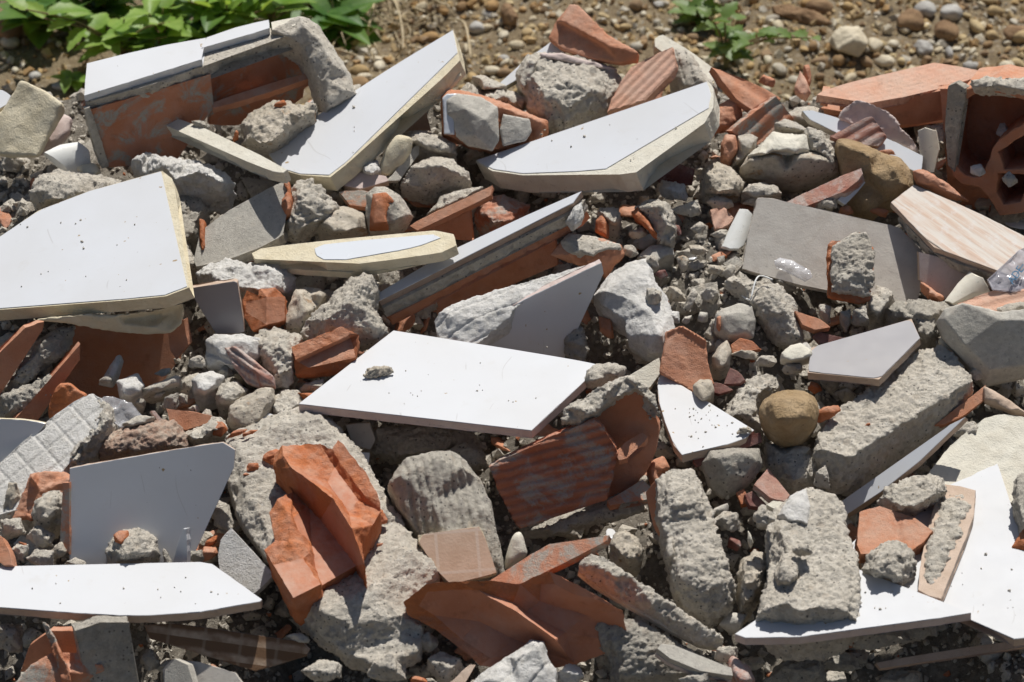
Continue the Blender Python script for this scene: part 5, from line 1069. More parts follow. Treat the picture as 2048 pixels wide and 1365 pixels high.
C('mortar_coat', None, 'mortar', "1885,985 1925,988 1940,1010 1930,1050 1905,1110 1880,1160 1856,1172 1846,1150 1855,1080", dome=3, pl=t.pl, parent=t.o, h0=.5, depth=5, style='lumpy', droop=0, vox=1.4)
C('mortar_lump', 'oblong rough mortar lump on the upper end of the mortar covered plate', 'mortar', "1760,995 1772,970 1810,955 1858,944 1890,958 1896,985 1875,1005 1830,1026 1790,1030 1768,1015", dome=16, n=(0, -.4, .9), a=A.hit(1830, 1010, 12), depth=16, style='lumpy')
S('brick_shard', 'flat orange brick piece with one groove lying on the biggest near white tile', 'brick', "1718,1024 1760,1012 1772,1022 1808,1040 1830,1036 1866,1062 1848,1085 1818,1104 1798,1098 1760,1092 1722,1108 1714,1090", pl=Plane(A.hit(1790, 1060, 16), (0, -.25, .97)), th=12, jag=.6, edge=.8, hf=lambda u, v: -2.2 * np.exp(-((u - 2) / 2.6) ** 2))
C('mortar_lump', 'round cracked mortar lump in front of the flat orange brick piece', 'mortar', "1722,1142 1740,1108 1770,1082 1800,1078 1828,1100 1836,1130 1822,1160 1805,1176 1770,1164 1735,1156", dome=15, n=(0, -.4, .9), a=A.hit(1780, 1145, 10), depth=16, style='lumpy')
C('concrete_block', 'biggest grey concrete block of the near corner with a pale rough front face', 'mortar', "1516,1228,10 1520,1200,10 1534,1170,8 1540,1120,6 1530,1065,6 1548,1020,4 1588,985,4 1622,975,4 1668,986,4 1692,1010,4 1696,1060,5 1714,1110,7 1720,1160,8 1722,1250,8 1700,1280,-18 1640,1297,-22 1570,1292,-22 1532,1272,-18",
  inner="1545,1215,20 1572,1208,22 1600,1222,22 1640,1214,22 1690,1222,20 1560,1060,17 1620,1000,12 1680,1080,12 1640,1100,14 1600,1150,18 1575,1100,20 1690,1180,18", edges=((0, 1), (1, 2), (2, 3), (3, 4)), n=(.02, -.24, .97), a=(1620, 1240), lift=34, depth=40, droop=0, style='rough')
kb = Plane(at(1620, 1240, 34), (.02, -.24, .97))
C('plaster_patch', None, 'plaster', "1552,1030 1580,990 1612,976 1620,1010 1622,1060 1600,1050 1570,1052", dome=3, pl=kb, parent=COL.objects[-1], h0=14, depth=8, style='plaster', vox=1.4)
LP('mortar_lump', 'small flat mortar crumb on top of the biggest concrete block', 'mortar', kb, 1602, 1100, 22, 16, 0, h=26)
C('mortar_lump', 'wedge shaped mortar lump along the west edge of the biggest concrete block', 'mortar', "1548,1150 1565,1105 1580,1095 1600,1120 1602,1160 1580,1180 1552,1178", dome=8, pl=Plane(kb.hit(1575, 1150, 16), kb.n), depth=10, style='grain')
LP('mortar_lump', 'rounded crumb of mortar at the upper corner of the biggest concrete block', 'mortar', kb, 1528, 1035, 22, 20, 10, h=20)
t = C('concrete_block', 'upright grey concrete block with a ledge and smooth lower face', 'mortar', "1308,955,2 1322,945,4 1345,935,4 1385,934,4 1402,965,4 1424,1010,4 1432,1060,6 1450,1110,6 1472,1170,-2 1462,1212,-12 1420,1234,-14 1375,1222,-14 1350,1180,-6 1346,1120,2 1335,1080,4 1322,1040,4",
  inner="1340,955,10 1385,955,10 1400,1005,14 1350,1010,14 1360,1042,6 1415,1040,6 1380,1080,10 1430,1110,10 1370,1150,9 1440,1165,6 1400,1190,2", n=(.05, -.32, .95), a=(1400, 1200), lift=28, depth=40, droop=0, style='rough')
C('brick_strip', None, 'mortar', "1335,1075 1346,1070 1350,1110 1342,1124 1330,1112", dome=2, pl=t.pl, parent=t.o, h0=4, depth=14, style='grain')
COL.objects[-1].name = 'mortar_flake'
C('mortar_lump', 'tall rounded mortar lump squeezed between the two concrete blocks', 'mortar_warm', "1474,1150 1485,1115 1510,1098 1535,1105 1542,1135 1530,1165 1515,1190 1495,1222 1480,1225 1476,1190", dome=12, a=(1495, 1218), lift=16, style='lumpy')
# around the round white tile
t = T('tile_shard', 'white tile piece with one long curved side and sprinkled with grit', "1319,748 1332,750 1362,772 1400,806 1440,830 1480,846 1508,860 1492,876 1455,889 1400,900 1364,910 1348,890 1330,845 1317,800 1315,765", n=(-.08, -.02, 1), a=(1400, 830), lift=18, th=7.5, glaze='white', body='tan', jag=.12)
RT = t.pl
S('red_shard', 'long maroon red tile edge along the near side of the grit sprinkled tile', 'maroon', "1392,904 1430,884 1470,876 1520,866 1524,884 1480,892 1430,908 1395,935 1388,925", pl=Plane(RT.hit(1450, 890, -4), (.05, -.75, .65)), th=9, jag=.5, edge=.9)
LP('mortar_lump', 'beige crumb of mortar at the pointed end of the grit sprinkled tile', 'mortar_warm', RT, 1490, 862, 20, 10, 10)
C('mortar_chunk', 'rounded grey mortar chunk directly below the maroon tile edge', 'mortar_dark', "1404,925 1420,902 1470,893 1520,898 1528,930 1505,965 1470,990 1445,998 1420,970", inner="1430,915,12 1480,905,14 1515,920,10 1460,950,14 1490,955,8", n=(0, -.7, .7), a=(1460, 990), lift=8, depth=30, droop=6, style='soft')
C('mortar_chunk', 'grey mortar chunk with a pale side beneath the ochre sandstone pebble', 'mortar', "1530,880 1560,892 1600,888 1630,905 1640,940 1625,975 1590,985 1555,960 1535,930", dome=10, a=(1590, 980), lift=4, style='grain')
C('mortar_chunk', 'angular mortar chunk beside the ochre sandstone pebble', 'mortar', "1438,850 1465,790 1490,760 1520,745 1555,752 1562,772 1520,790 1515,830 1530,870 1500,855 1470,840", dome=9, a=(1500, 850), lift=6, style='lumpy')
C('mortar_chunk', 'blocky pale mortar cube at the curved side of the grit sprinkled tile', 'mortar_warm', "1384,770 1400,757 1425,758 1430,780 1424,802 1405,808 1388,792", dome=8, a=(1405, 805), lift=14, style='soft')
S('red_shard', 'thin maroon tile strip beside the blocky pale mortar cube', 'maroon', "1428,765 1452,770 1466,780 1440,788 1428,786", n=(.1, -.6, .8), a=(1445, 786), lift=12, th=6)
S('red_shard', 'purplish grey tile triangle with red edge among the crumbs', 'maroon', "1448,768 1460,736 1475,742 1490,760 1480,768", n=(-.2, -.6, .8), a=(1470, 766), lift=14, th=6)
C('mortar_lump', 'upright angular mortar lump beside the flat orange brick plate', 'mortar_warm', "1422,715 1440,690 1455,678 1464,702 1460,735 1440,745 1424,735", dome=9, a=(1445, 742), lift=12, style='soft')
S('brick_shard', 'jagged dark orange brick flake on the crumbs below the striped fragment', 'brick_raw', "1462,690 1480,675 1505,682 1520,698 1490,702 1466,708", n=(0, -.6, .8), a=(1490, 704), lift=12, th=6)
L('mortar_lump', 'thin crusty mortar flake under the jagged orange flake', 'mortar_warm', 1492, 708, 30, 10, -5, 12)
S('brick_shard', 'bright orange brick splinter pointing at the mortar coated brick slice', 'brick', "1590,622 1605,628 1640,638 1662,655 1630,660 1605,650", n=(.1, -.5, .85), a=(1630, 658), lift=16, th=7)
S('red_shard', 'dark maroon shard under the bright orange splinter', 'maroon', "1625,672 1640,664 1690,676 1680,686 1640,688", n=(0, -.7, .7), a=(1650, 686), lift=6, th=7)
S('red_shard', 'large maroon tile chip with a curved broken edge among the concrete blocks', 'brick_rose', "1508,970 1536,936 1548,966 1580,990 1572,1004 1540,996", n=(.1, -.35, .93), a=(1545, 995), lift=22, th=7)
S('red_shard', 'dark red tile chip beside the large maroon chip', 'maroon', "1488,988 1505,982 1532,1008 1520,1016 1500,1012", n=(.1, -.5, .85), a=(1510, 1012), lift=14, th=7)
S('brick_shard', 'small bright orange brick chip tucked by the dark red tile chip', 'brick_raw', "1472,985 1488,978 1500,1005 1482,1010", n=(-.1, -.5, .85), a=(1488, 1008), lift=10, th=7)
S('tile_shard', 'small white curved tile bit beside the large maroon chip', 'cream_pale', "1532,1010 1548,1000 1575,1006 1590,1012 1560,1024", n=(0, -.3, .95), a=(1560, 1020), lift=20, th=5)
for i, (x, y, rx, ry, ro, m, lf, lb) in enumerate([
    (1460, 1045, 34, 22, 0, 'mortar', 14, 'flattened grey lump between the two concrete blocks'), (1527, 1040, 24, 20, 20, 'mortar', 14, 'pale grey lump touching the biggest concrete block'), (1440, 1022, 20, 14, 20, 'mortar_flat', 8, 'pale lump behind the flattened grey lump'),
    (1470, 1088, 20, 14, -5, 'maroon', 6, 'dark brown tile chip with rounded back'), (1500, 1080, 8, 24, 10, 'cream_pale', 12, 'narrow cream tile chip standing by the biggest concrete block'), (1455, 985, 8, 18, 0, 'mortar_flat', 4, 'thin pale crumb in the gap below the rounded grey chunk'),
    (1645, 960, 22, 26, 20, 'mortar', 12, 'knobbly lump at the lower end of the long mortar slab'), (1610, 945, 18, 20, -20, 'mortar', 10, 'small knobbly lump next to the pale sided chunk'), (1600, 905, 22, 12, 0, 'mortar', 14, 'crumb right under the ochre pebble'),
    (1585, 740, 30, 20, -10, 'mortar', 14, 'lump supporting the thick whitish tile chip'), (1535, 725, 26, 16, 10, 'mortar', 12, 'rough lump beside the thick whitish tile chip'), (1665, 765, 24, 22, 0, 'mortar_dark', 2, 'shaded lump below the grey glazed tile piece'),
    (1630, 775, 14, 14, 0, 'brick_raw', 8, 'orange brick nub beside the ochre sandstone pebble'), (1690, 640, 20, 26, 10, 'mortar_dark', 6, 'dark lump below the mortar coated brick slice'), (1650, 630, 16, 22, 0, 'mortar', 6, 'upright crumb under the mortar coated brick slice'),
    (1720, 635, 24, 22, 0, 'mortar', 8, 'rough lump between the coated slice and the dark chunk'), (1560, 650, 40, 26, -30, 'mortar', 6, 'crumbly lump on the tan edged mortar slab'), (1320, 548, 16, 10, 0, 'maroon', 14, 'small red and yellow tile chip among crumbs'),
    (1305, 525, 16, 16, 0, 'mortar', 20, 'dark speckled crumb on the white plaster slab'), (1308, 595, 24, 20, 30, 'mortar', 26, 'triangular lump lying on the white plaster slab'), (1350, 588, 24, 20, -10, 'mortar_warm', 10, 'brownish angular lump in the crumbs'),
    (1418, 592, 26, 20, -20, 'mortar', 12, 'large angular crumb in the middle of the crumbs'), (1380, 605, 14, 30, -20, 'mortar', 8, 'long upright crumb between two angular lumps'), (1365, 525, 14, 20, -20, 'mortar_warm', 12, 'tan upright crumb above the small red chip'),
    (1432, 540, 22, 12, 0, 'mortar_warm', 10, 'long low crumb below the white plastic pipe'), (1460, 548, 16, 18, 0, 'mortar', 10, 'pale crumb at the foot of the grey standing tile'), (1393, 500, 20, 14, 10, 'mortar_warm', 10, 'beige crumb below the red crumb'),
    (1440, 470, 22, 12, 0, 'mortar', 8, 'grey crumb below the pale grooved chip'), (1355, 460, 14, 11, 0, 'maroon', 10, 'dark red brick crumb beside the leaning brick slice'), (1400, 455, 18, 12, 0, 'mortar', 10, 'small crumb right of the dark red crumb'),
    (1380, 420, 36, 18, 0, 'mortar', 8, 'wide crumbly lump behind the leaning brick slice'), (1440, 405, 34, 14, 0, 'mortar', 8, 'low wide lump under the capped mortar lump'), (1520, 405, 30, 10, 0, 'mortar', 6, 'thin flat lump behind the grey standing tile'),
    (1345, 385, 34, 26, 0, 'plaster', 6, 'pale plaster faced lump under the end of the white slab'), (1275, 470, 26, 14, 10, 'mortar_warm', 6, 'tan lump between the brick fin and the leaning slice'), (1258, 505, 16, 14, 0, 'mortar', 4, 'grey crumb behind the white plaster slab'),
    (1405, 635, 14, 10, 0, 'mortar_flat', 8, 'tiny pale cube above the flat orange plate'), (1375, 640, 12, 12, 0, 'mortar', 8, 'tiny round crumb above the flat orange plate'), (1440, 660, 26, 22, 0, 'mortar', 2, 'crumb behind the flat orange plate'), (1345, 635, 20, 16, 0, 'plaster', 10, 'white crumb at the rim of the plaster slab')]):
    nm = 'red_shard' if m == 'maroon' else 'brick_shard' if 'brick' in m else 'tile_shard' if m == 'cream_pale' else 'plaster_chunk' if m == 'plaster' else 'mortar_lump'
    L(nm, lb, m, x, y, rx, ry, ro, lf, style='break' if nm in ('red_shard', 'brick_shard') else 'soft' if m in ('mortar_flat', 'cream_pale') else 'grain')
# ------------------------------------------------------------------ bottom band
C('mortar_lump', 'rounded mortar lump alone in the dark gap beside the brick plate tip', 'mortar_warm', "1220,1090 1228,1066 1250,1058 1275,1075 1286,1100 1280,1125 1258,1132 1235,1120", dome=12, a=(1255, 1130), lift=10, style='grain')
t = C('mortar_chunk', 'long narrow mortar covered plank of tile slanting down beside the concrete block', 'mortar', "1158,1142,-2 1162,1125,2 1180,1110,4 1205,1112,4 1260,1150,4 1330,1196,4 1400,1245,3 1450,1278,0 1446,1295,-5 1400,1288,-6 1330,1250,-6 1250,1202,-6 1190,1168,-5", inner="1180,1125,7 1230,1150,8 1300,1200,7 1380,1250,4 1220,1170,1 1320,1230,0", n=(.12, -.5, .86), a=(1300, 1215), lift=28, depth=12, style='grain', droop=0)
S('tile_edge', None, 'cream_pale', "1157,1146 1190,1172 1250,1207 1330,1255 1400,1292 1440,1296 1400,1262 1300,1200 1200,1140 1170,1120", pl=Plane(t.pl.hit(1300, 1220, -8), t.pl.n), parent=t.o, th=6)
C('mortar_chunk', 'dark shaded mortar slab below the slanting mortar plank', 'mortar_dark', "1170,1232 1210,1225 1280,1240 1360,1290 1440,1340 1440,1380 1225,1380 1222,1330 1190,1290", dome=8, n=(0, -.75, .65), a=(1300, 1340), lift=0, depth=30)
t = S('tile_shard', 'narrow tile strip with grey dusty top near the lower frame edge', 'mortar_flat', "1314,1298 1322,1288 1350,1292 1400,1318 1462,1336 1466,1352 1400,1342 1340,1318", n=(.1, -.35, .93), a=(1400, 1330), lift=24, th=6)
S('tile_edge', None, 'pinkish', "1314,1299 1322,1289 1350,1293 1400,1319 1462,1337 1466,1353 1400,1343 1340,1319", pl=t.pl, parent=t.o, top=-6.2, th=4)
C('red_shard', 'red brown broken brick bit at the end of the narrow dusty tile strip', 'brick_rose', "1456,1320 1466,1310 1500,1335 1512,1362 1500,1375 1478,1370 1460,1345", dome=5, a=(1485, 1365), lift=16, depth=14, style='break')
L('mortar_lump', 'grey lump between the dusty tile strip and the white tile corner', 'mortar', 1450, 1310, 30, 22, 0, 10)
L('mortar_lump', 'smooth dark lump in the shade under the upright concrete block', 'mortar_flat', 1470, 1245, 26, 28, 0, 2, style='soft')
L('mortar_lump', 'crumbly sunlit mortar lump at the lower frame edge below the shaded slab', 'mortar', 1390, 1362, 36, 18, 0, 16)
L('brick_shard', 'orange brick bit at the lower frame edge', 'brick', 1440, 1372, 24, 14, 0, 12, style='break')
C('plaster_chunk', 'white plaster slab with a scored line at the lower frame edge', 'plaster', "935,1380 960,1350 1010,1312 1040,1296 1062,1280 1088,1282 1094,1308 1112,1338 1112,1400 935,1400", inner="970,1360,9 1030,1315,10 1075,1295,10 1090,1330,8 1040,1370,9", n=(-.05, -.5, .86), a=(1030, 1380), lift=16, depth=30, droop=0, style='plaster', groove=(985, 1395, 1075, 1290, 16, 1.3, 1))
S('tile_shard', 'narrow beige tile strip beside the scored white plaster slab', 'tan', "880,1385 940,1328 952,1330 920,1385", n=(.2, -.5, .85), a=(915, 1380), lift=14, th=7)
for i, (x, y, rx, ry, ro, m, lf, lb) in enumerate([
    (848, 1285, 32, 26, 0, 'mortar_warm', 12, 'rounded lump below the brick inset slab'), (885, 1330, 48, 34, -10, 'mortar', 6, 'grey shaded lump in front of the channelled brick piece'), (765, 1342, 56, 34, 0, 'mortar', 14, 'wide sunlit lump at the lower frame edge below the inset slab'),
    (645, 1345, 62, 26, 5, 'mortar', 16, 'long sunlit lump at the lower frame edge beside the brown banded tile'), (1140, 1350, 30, 22, 0, 'plaster', 6, 'pale lump at the lower frame edge next to the scored slab'), (835, 1362, 22, 12, 0, 'brick_raw', 6, 'orange nub at the lower frame edge'),
    (560, 1300, 40, 18, -15, 'mortar_dark', -4, 'shaded lump behind the brown banded tile'), (600, 1278, 26, 14, -20, 'mortar_flat', 12, 'folded grey chip at the end of the brown banded tile')]):
    nm = 'brick_shard' if 'brick' in m else 'plaster_chunk' if m == 'plaster' else 'mortar_lump'
    L(nm, lb, m, x, y, rx, ry, ro, lf, style='break' if nm == 'brick_shard' else 'grain')
t = T('tile_shard', 'brown banded tile piece in shade with a lit rough top edge', "288,1250 350,1248 420,1256 480,1268 560,1282 606,1284 620,1298 614,1312 590,1318 510,1342 480,1332 400,1305 300,1278", n=(.06, -.74, .67), a=(440, 1320), lift=8, th=10, glaze='bandtile', body='tan_dark', gpart='printed_face', uvdir=(300, 1258, 600, 1300))
S('mortar_chunk', 'tall grey mortar plate standing in the shade at the near corner', 'mortar_dark', "150,1262 200,1245 258,1245 262,1290 275,1365 285,1400 200,1400 165,1330", n=(.3, -.9, .35), a=(220, 1390), lift=0, th=14, rough=.8, edge=1.2)
C('brick_shard', 'orange brick corner with a thin mortar covered fin and one sunlit cell floor', 'brick_smear', "30,1365,0 60,1330,2 110,1300,3 125,1310,4 160,1304,4 168,1318,4 205,1328,3 210,1338,0 190,1350,-4 160,1375,-6 90,1400,-6 30,1400,-4", inner="128,1318,2 150,1322,2 140,1345,8 165,1348,4 110,1340,2", n=(0, -.45, .88), a=(130, 1380), lift=16, depth=14, droop=0, style='flat', vox=1.4)
C('brick_fin', None, 'brick_smear', "82,1240,9 98,1250,9 112,1278,9 124,1306,9 138,1338,8 142,1365,4 122,1360,2 112,1320,3 96,1276,3", inner="100,1270,10 118,1310,10", pl=Plane(at(130, 1380, 16), (0, -.45, .88)), parent=COL.objects[-1], h0=3, depth=13, droop=0, style='break', vox=1.2)
S('brick_shard', 'dark orange brick wall in shade behind the mortar covered fin', 'brick', "40,1345 60,1290 100,1262 150,1262 165,1305 120,1310 80,1340", n=(-.2, -.95, .3), a=(90, 1340), lift=-4, th=8)
for x, y, rx, ry, m, lb in [(20, 1270, 30, 40, 'mortar_dark', 'shaded mortar lump at the near frame corner'), (50, 1360, 30, 20, 'mortar', 'grey lump below the orange brick corner'), (345, 1335, 30, 22, 'mortar_dark', 'shaded lump under the brown banded tile'), (300, 1320, 24, 26, 'mortar_dark', 'shaded grey lump beside the tall mortar plate'), (205, 1355, 22, 20, 'mortar', 'grey lump at the foot of the tall mortar plate')]:
    L('mortar_lump', lb, m, x, y, rx, ry, 10, 0)
S('tile_shard', 'smooth grey plate in shade at the lower frame edge', 'greyback', "325,1340 345,1318 400,1325 470,1345 500,1390 330,1390", n=(-.1, -.7, .7), a=(400, 1380), lift=-2, th=7)
S('tile_shard', 'pale grey rounded plate in shade at the lower frame edge', 'mortar_flat', "328,1390 330,1340 350,1318 375,1330 395,1390", n=(-.3, -.7, .6), a=(355, 1380), lift=6, th=9)
t = T('tile_shard', 'long thin tan tile in shade below the biggest near white tile', "1752,1326 1850,1308 1960,1292 2090,1274 2090,1288 1950,1306 1760,1338", n=(0, -.6, .8), a=(1900, 1318), lift=2, th=7, glaze='tan', body='tan_dark', gpart='face')
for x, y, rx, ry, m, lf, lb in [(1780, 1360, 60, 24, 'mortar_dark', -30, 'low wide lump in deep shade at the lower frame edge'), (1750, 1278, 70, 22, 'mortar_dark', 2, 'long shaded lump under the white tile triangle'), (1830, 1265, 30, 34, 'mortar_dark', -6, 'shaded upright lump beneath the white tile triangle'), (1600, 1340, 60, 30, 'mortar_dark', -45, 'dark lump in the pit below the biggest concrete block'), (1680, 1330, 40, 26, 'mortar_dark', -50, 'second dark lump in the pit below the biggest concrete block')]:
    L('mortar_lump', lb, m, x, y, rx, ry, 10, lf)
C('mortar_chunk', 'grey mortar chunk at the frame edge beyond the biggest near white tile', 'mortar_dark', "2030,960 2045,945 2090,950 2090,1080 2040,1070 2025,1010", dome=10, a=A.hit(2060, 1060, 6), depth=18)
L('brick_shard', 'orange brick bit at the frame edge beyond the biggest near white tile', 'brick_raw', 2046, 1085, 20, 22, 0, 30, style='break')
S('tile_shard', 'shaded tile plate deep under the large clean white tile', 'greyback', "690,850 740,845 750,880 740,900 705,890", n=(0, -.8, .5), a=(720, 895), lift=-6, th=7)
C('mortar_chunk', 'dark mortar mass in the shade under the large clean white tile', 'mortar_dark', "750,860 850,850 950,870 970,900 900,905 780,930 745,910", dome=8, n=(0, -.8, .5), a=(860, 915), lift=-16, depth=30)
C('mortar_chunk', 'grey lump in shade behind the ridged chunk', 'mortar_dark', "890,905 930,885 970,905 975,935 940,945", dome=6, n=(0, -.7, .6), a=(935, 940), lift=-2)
L('mortar_chunk', 'dark lump in the hollow beside the leaning shaded tile', 'mortar_dark', 1150, 690, 40, 50, 10, -12)
L('brick_shard', 'dark orange bit in the hollow below the white plaster slab', 'brick', 1212, 660, 16, 26, 20, -10, style='break')
T('tile_shard', 'beige tile slip in the gap beside the grit sprinkled tile', "1255,752 1318,716 1322,745 1300,775 1270,782", n=(-.1, -.5, .85), a=(1290, 775), lift=2, glaze='cream_pale', body='cream', th=5)
# string and hair roots
def tube(name, path, r, mat, parent=None, label=None, seg=6):
    P = [Vector(p) for p in path]; V, F = [], []; o0 = P[0].copy()
    for i, p in enumerate(P):
        d = (P[min(i + 1, len(P) - 1)] - P[max(i - 1, 0)]).normalized()
        a = d.orthogonal().normalized(); b = d.cross(a); rr = r[i] if isinstance(r, (list, tuple)) else r
        for k in range(seg):
            t = 2 * math.pi * k / seg; V.append(p + (a * math.cos(t) + b * math.sin(t)) * rr - o0)
    for i in range(len(P) - 1):
        for k in range(seg):
            F.append((i * seg + k, i * seg + (k + 1) % seg, (i + 1) * seg + (k + 1) % seg, (i + 1) * seg + k))
    F.append(tuple(range(seg))[::-1]); F.append(tuple(range((len(P) - 1) * seg, len(P) * seg)))
    return place(name, mesh(name, V, F, True), mat, o0, parent, label)
def smooth_path(P, m=6):
    out = []
    for i in range(len(P) - 1):
        p0, p1, p2, p3 = P[max(i - 1, 0)], P[i], P[i + 1], P[min(i + 2, len(P) - 1)]
        for t in np.arange(m) / m:
            out.append(.5 * ((2 * p1) + (p2 - p0) * t + (2 * p0 - 5 * p1 + 4 * p2 - p3) * t ** 2 + (3 * p1 - p0 - 3 * p2 + p3) * t ** 3))
    return out + [P[-1]]
tube('string', smooth_path([at(1484, 592, 16), at(1500, 600, 28), at(1506, 580, 32), at(1512, 560, 34), at(1522, 552, 32), at(1545, 560, 30)]), .0007, 'string', None, 'thin white string looped over the tan edged mortar slab')
# ------------------------------------------------------------------ gravel behind the heap
def gz(x, y): return float(ground_z(np.array([[x, y]]))[0])
def gat(x, y):                                   # point of the ground seen at a pixel
    d = ray(x, y); t = -EYE.z / d.z
    for _ in range(4):
        p = EYE + d * t; t = (gz(p.x, p.y) - EYE.z) / d.z
    return EYE + d * t
def R(label, mat, x, y, rx, ry, rot=0, style='smooth', k=16, jit=.16, flat=.8):
    SEED[0] += 1; p = gat(x, y + ry * .7); s = PXM * (p - EYE).length / DIST
    a = math.radians(rot); u = Vector((math.cos(a), math.sin(a), 0)); v = Vector((-math.sin(a), math.cos(a), 0))
    hh = ry * s * flat
    o = place('rock', hull_mesh('rock', (u * (rx * s), v * (ry * s * 1.1), Vector((0, 0, hh))), SEED[0], k, jit), mat, p + Vector((0, ry * s * .5, hh * .55)), None, label)
    queue(o, style, max(.0013, min(rx, ry) * s / 10))
R('flat cream stone with layered top, biggest light stone on the gravel', 'sandstone_pale', 1698, 80, 44, 34, -8, 'soft', 14, .2, .9)
R('dark brown angular rock left of two pale stones in the corner gravel', 'brownrock', 1822, 40, 34, 30, -20)
R('reddish brown rock leaning against the dark brown angular rock', 'brownrock', 1890, 62, 34, 26, -40)
R('light grey rounded rock above the reddish brown rock', 'greyrock', 1904, 25, 28, 24, 0)
R('pale ochre rounded stone just above the long hollow brick', 'sandstone_pale', 1770, 122, 27, 19, 0)
R('small upright pale stone next to the reddish brown rock', 'greyrock', 1898, 105, 11, 20, 10)
R('pale pebble cluster stone touching the flat cream stone', 'sandstone_pale', 1750, 88, 20, 22, 20)
R('grey lumpy stone behind the hollow brick', 'greyrock', 1850, 95, 24, 22, 0, 'soft')
R('long brown rock lying across the gravel beyond the green plant', 'brownrock', 1600, 30, 66, 20, -28, 'soft')
R('dark brown rock behind the long brown rock', 'brownrock', 1640, 12, 34, 20, -20)
R('brown rock at the frame edge of the gravel', 'brownrock', 2036, 64, 40, 22, 10)
R('cream stone at the far corner of the gravel above the hollow brick', 'sandstone_pale', 2015, 132, 20, 16, 0)
R('white grey stone close to the end of the hollow brick', 'greyrock', 1945, 132, 22, 14, 0)
R('pale grey stone in the gravel at the upper frame edge', 'greyrock', 1850, 18, 26, 22, -20)
R('long upright brown stone in the gravel beside the orange ribbed shard', 'brownrock', 1018, 30, 16, 34, 10, 'soft')
R('white speckled stone in the gravel near the dry grass', 'greyrock', 955, 55, 18, 17, 0)
R('grey oval stone in the gravel near the dry grass', 'greyrock', 975, 28, 18, 13, -25)
R('tan rounded stone below the white speckled stone', 'sandstone_pale', 985, 140, 22, 15, -10)
R('grey tan stone next to the tan rounded stone', 'greyrock', 1008, 116, 16, 13, -20)
R('large white pebble at the upper frame edge beside the green plant', 'greyrock', 1320, 8, 20, 14, 0)
R('brown rock in the shade at the corner beneath the dark leaves', 'brownrock', 20, 50, 34, 46, 10)
R('ochre stone at the foot of the shaded corner rock', 'sandstone_pale', 22, 84, 24, 18, 0)
R('white stone in the soil beside the tiled block', 'greyrock', 68, 152, 18, 15, 0)
R('second white stone in the soil beside the tiled block', 'greyrock', 120, 172, 24, 12, -5)
R('brown stone in the shaded soil beneath the weeds', 'brownrock', 145, 85, 22, 18, 10)
R('pale pebble among the shaded soil beneath the weeds', 'sandstone_pale', 118, 88, 10, 13, 0)
R('tan clod beside the dry grass', 'sandstone_pale', 725, 95, 18, 14, 0, 'soft')
R('tan stone by the corner of the tiled block', 'sandstone_pale', 752, 118, 18, 12, 0)
R('pale tan stone beside the broken end of the tiled block', 'sandstone_pale', 728, 152, 22, 12, 0)
bake()
# pebbles: a small library of shapes, then copies
rs = random.Random(11)
LIB = []
for i in range(10):
    m = hull_mesh('pebble', (Vector((1, 0, 0)), Vector((0, rs.uniform(.65, .95), 0)), Vector((0, 0, rs.uniform(.5, .8)))), 900 + i, 16, .12)
    o = place('pebble', m, 'pebble', (0, 0, 0)); mm = o.modifiers.new('s', 'SUBSURF'); mm.levels = 2; mm.render_levels = 2
    LIB.append(o)
dg = bpy.context.evaluated_depsgraph_get()
LIBM = []
for o in LIB:
    m = bpy.data.meshes.new_from_object(o.evaluated_get(dg)); m.polygons.foreach_set('use_smooth', [True] * len(m.polygons)); LIBM.append(m)
for o in LIB: bpy.data.objects.remove(o)
spots = []; tries = 0
pebs = []
while len(pebs) < 330 and tries < 9000:
    tries += 1
    x = rs.uniform(-30, 2080) if rs.random() < .16 else rs.uniform(680, 2080); y = rs.uniform(-15, 185)
    p = gat(x, y); s = min(.0115, .0042 * math.exp(abs(rs.gauss(0, .55))))
    if any((p - q).length < (s + r) * .85 for q, r in spots): continue
    spots.append((p, s))
    o = bpy.data.objects.new('pebble', LIBM[rs.randrange(10)]); COL.objects.link(o)
    o.location = p + Vector((0, 0, s * .28)); o.scale = (s * rs.uniform(.9, 1.35), s, s * rs.uniform(.8, 1.1))
    o.rotation_euler = (rs.uniform(-.4, .4), rs.uniform(-.4, .4), rs.uniform(0, 6.28))
    tag(o, 'pebble', 'small rounded pebble lying loose on the gravel ground behind the heap'); pebs.append(o)
# scattered fine material as one stuff object each
def scatter_mesh(name, mat, pts_, sizes, seed, sub=0):
    r = np.random.RandomState(seed); VV, FF, TT = [], [], []; c = 0
    base = []
    for k in range(8):
        me = hull_mesh('x', (Vector((1, 0, 0)), Vector((0, .85, 0)), Vector((0, 0, .75))), seed * 50 + k, 9, .3)
        base.append((np.array([v.co[:] for v in me.vertices]), [tuple(p.vertices) for p in me.polygons])); bpy.data.meshes.remove(me)
    for p, s in zip(pts_, sizes):
        V, F = base[r.randint(8)]
        q = r.normal(size=4); q /= np.linalg.norm(q); w_, x, y, z = q
        M = np.array([[1 - 2 * (y * y + z * z), 2 * (x * y - z * w_), 2 * (x * z + y * w_)], [2 * (x * y + z * w_), 1 - 2 * (x * x + z * z), 2 * (y * z - x * w_)], [2 * (x * z - y * w_), 2 * (y * z + x * w_), 1 - 2 * (x * x + y * y)]])
        VV.append((V * s * r.uniform(.7, 1.3, 3)) @ M.T + p); FF += [tuple(i + c for i in f) for f in F]; TT += [r.uniform(0, 1)] * len(V); c += len(V)
    me = bpy.data.meshes.new(name); me.from_pydata(np.concatenate(VV).tolist(), [], FF)
    a = me.attributes.new('tint', 'FLOAT', 'POINT'); a.data.foreach_set('value', TT); me.update()
    o = place(name, me, mat, (0, 0, 0)); o['kind'] = 'stuff'; return o
r = np.random.RandomState(3)
P, Sz = [], []
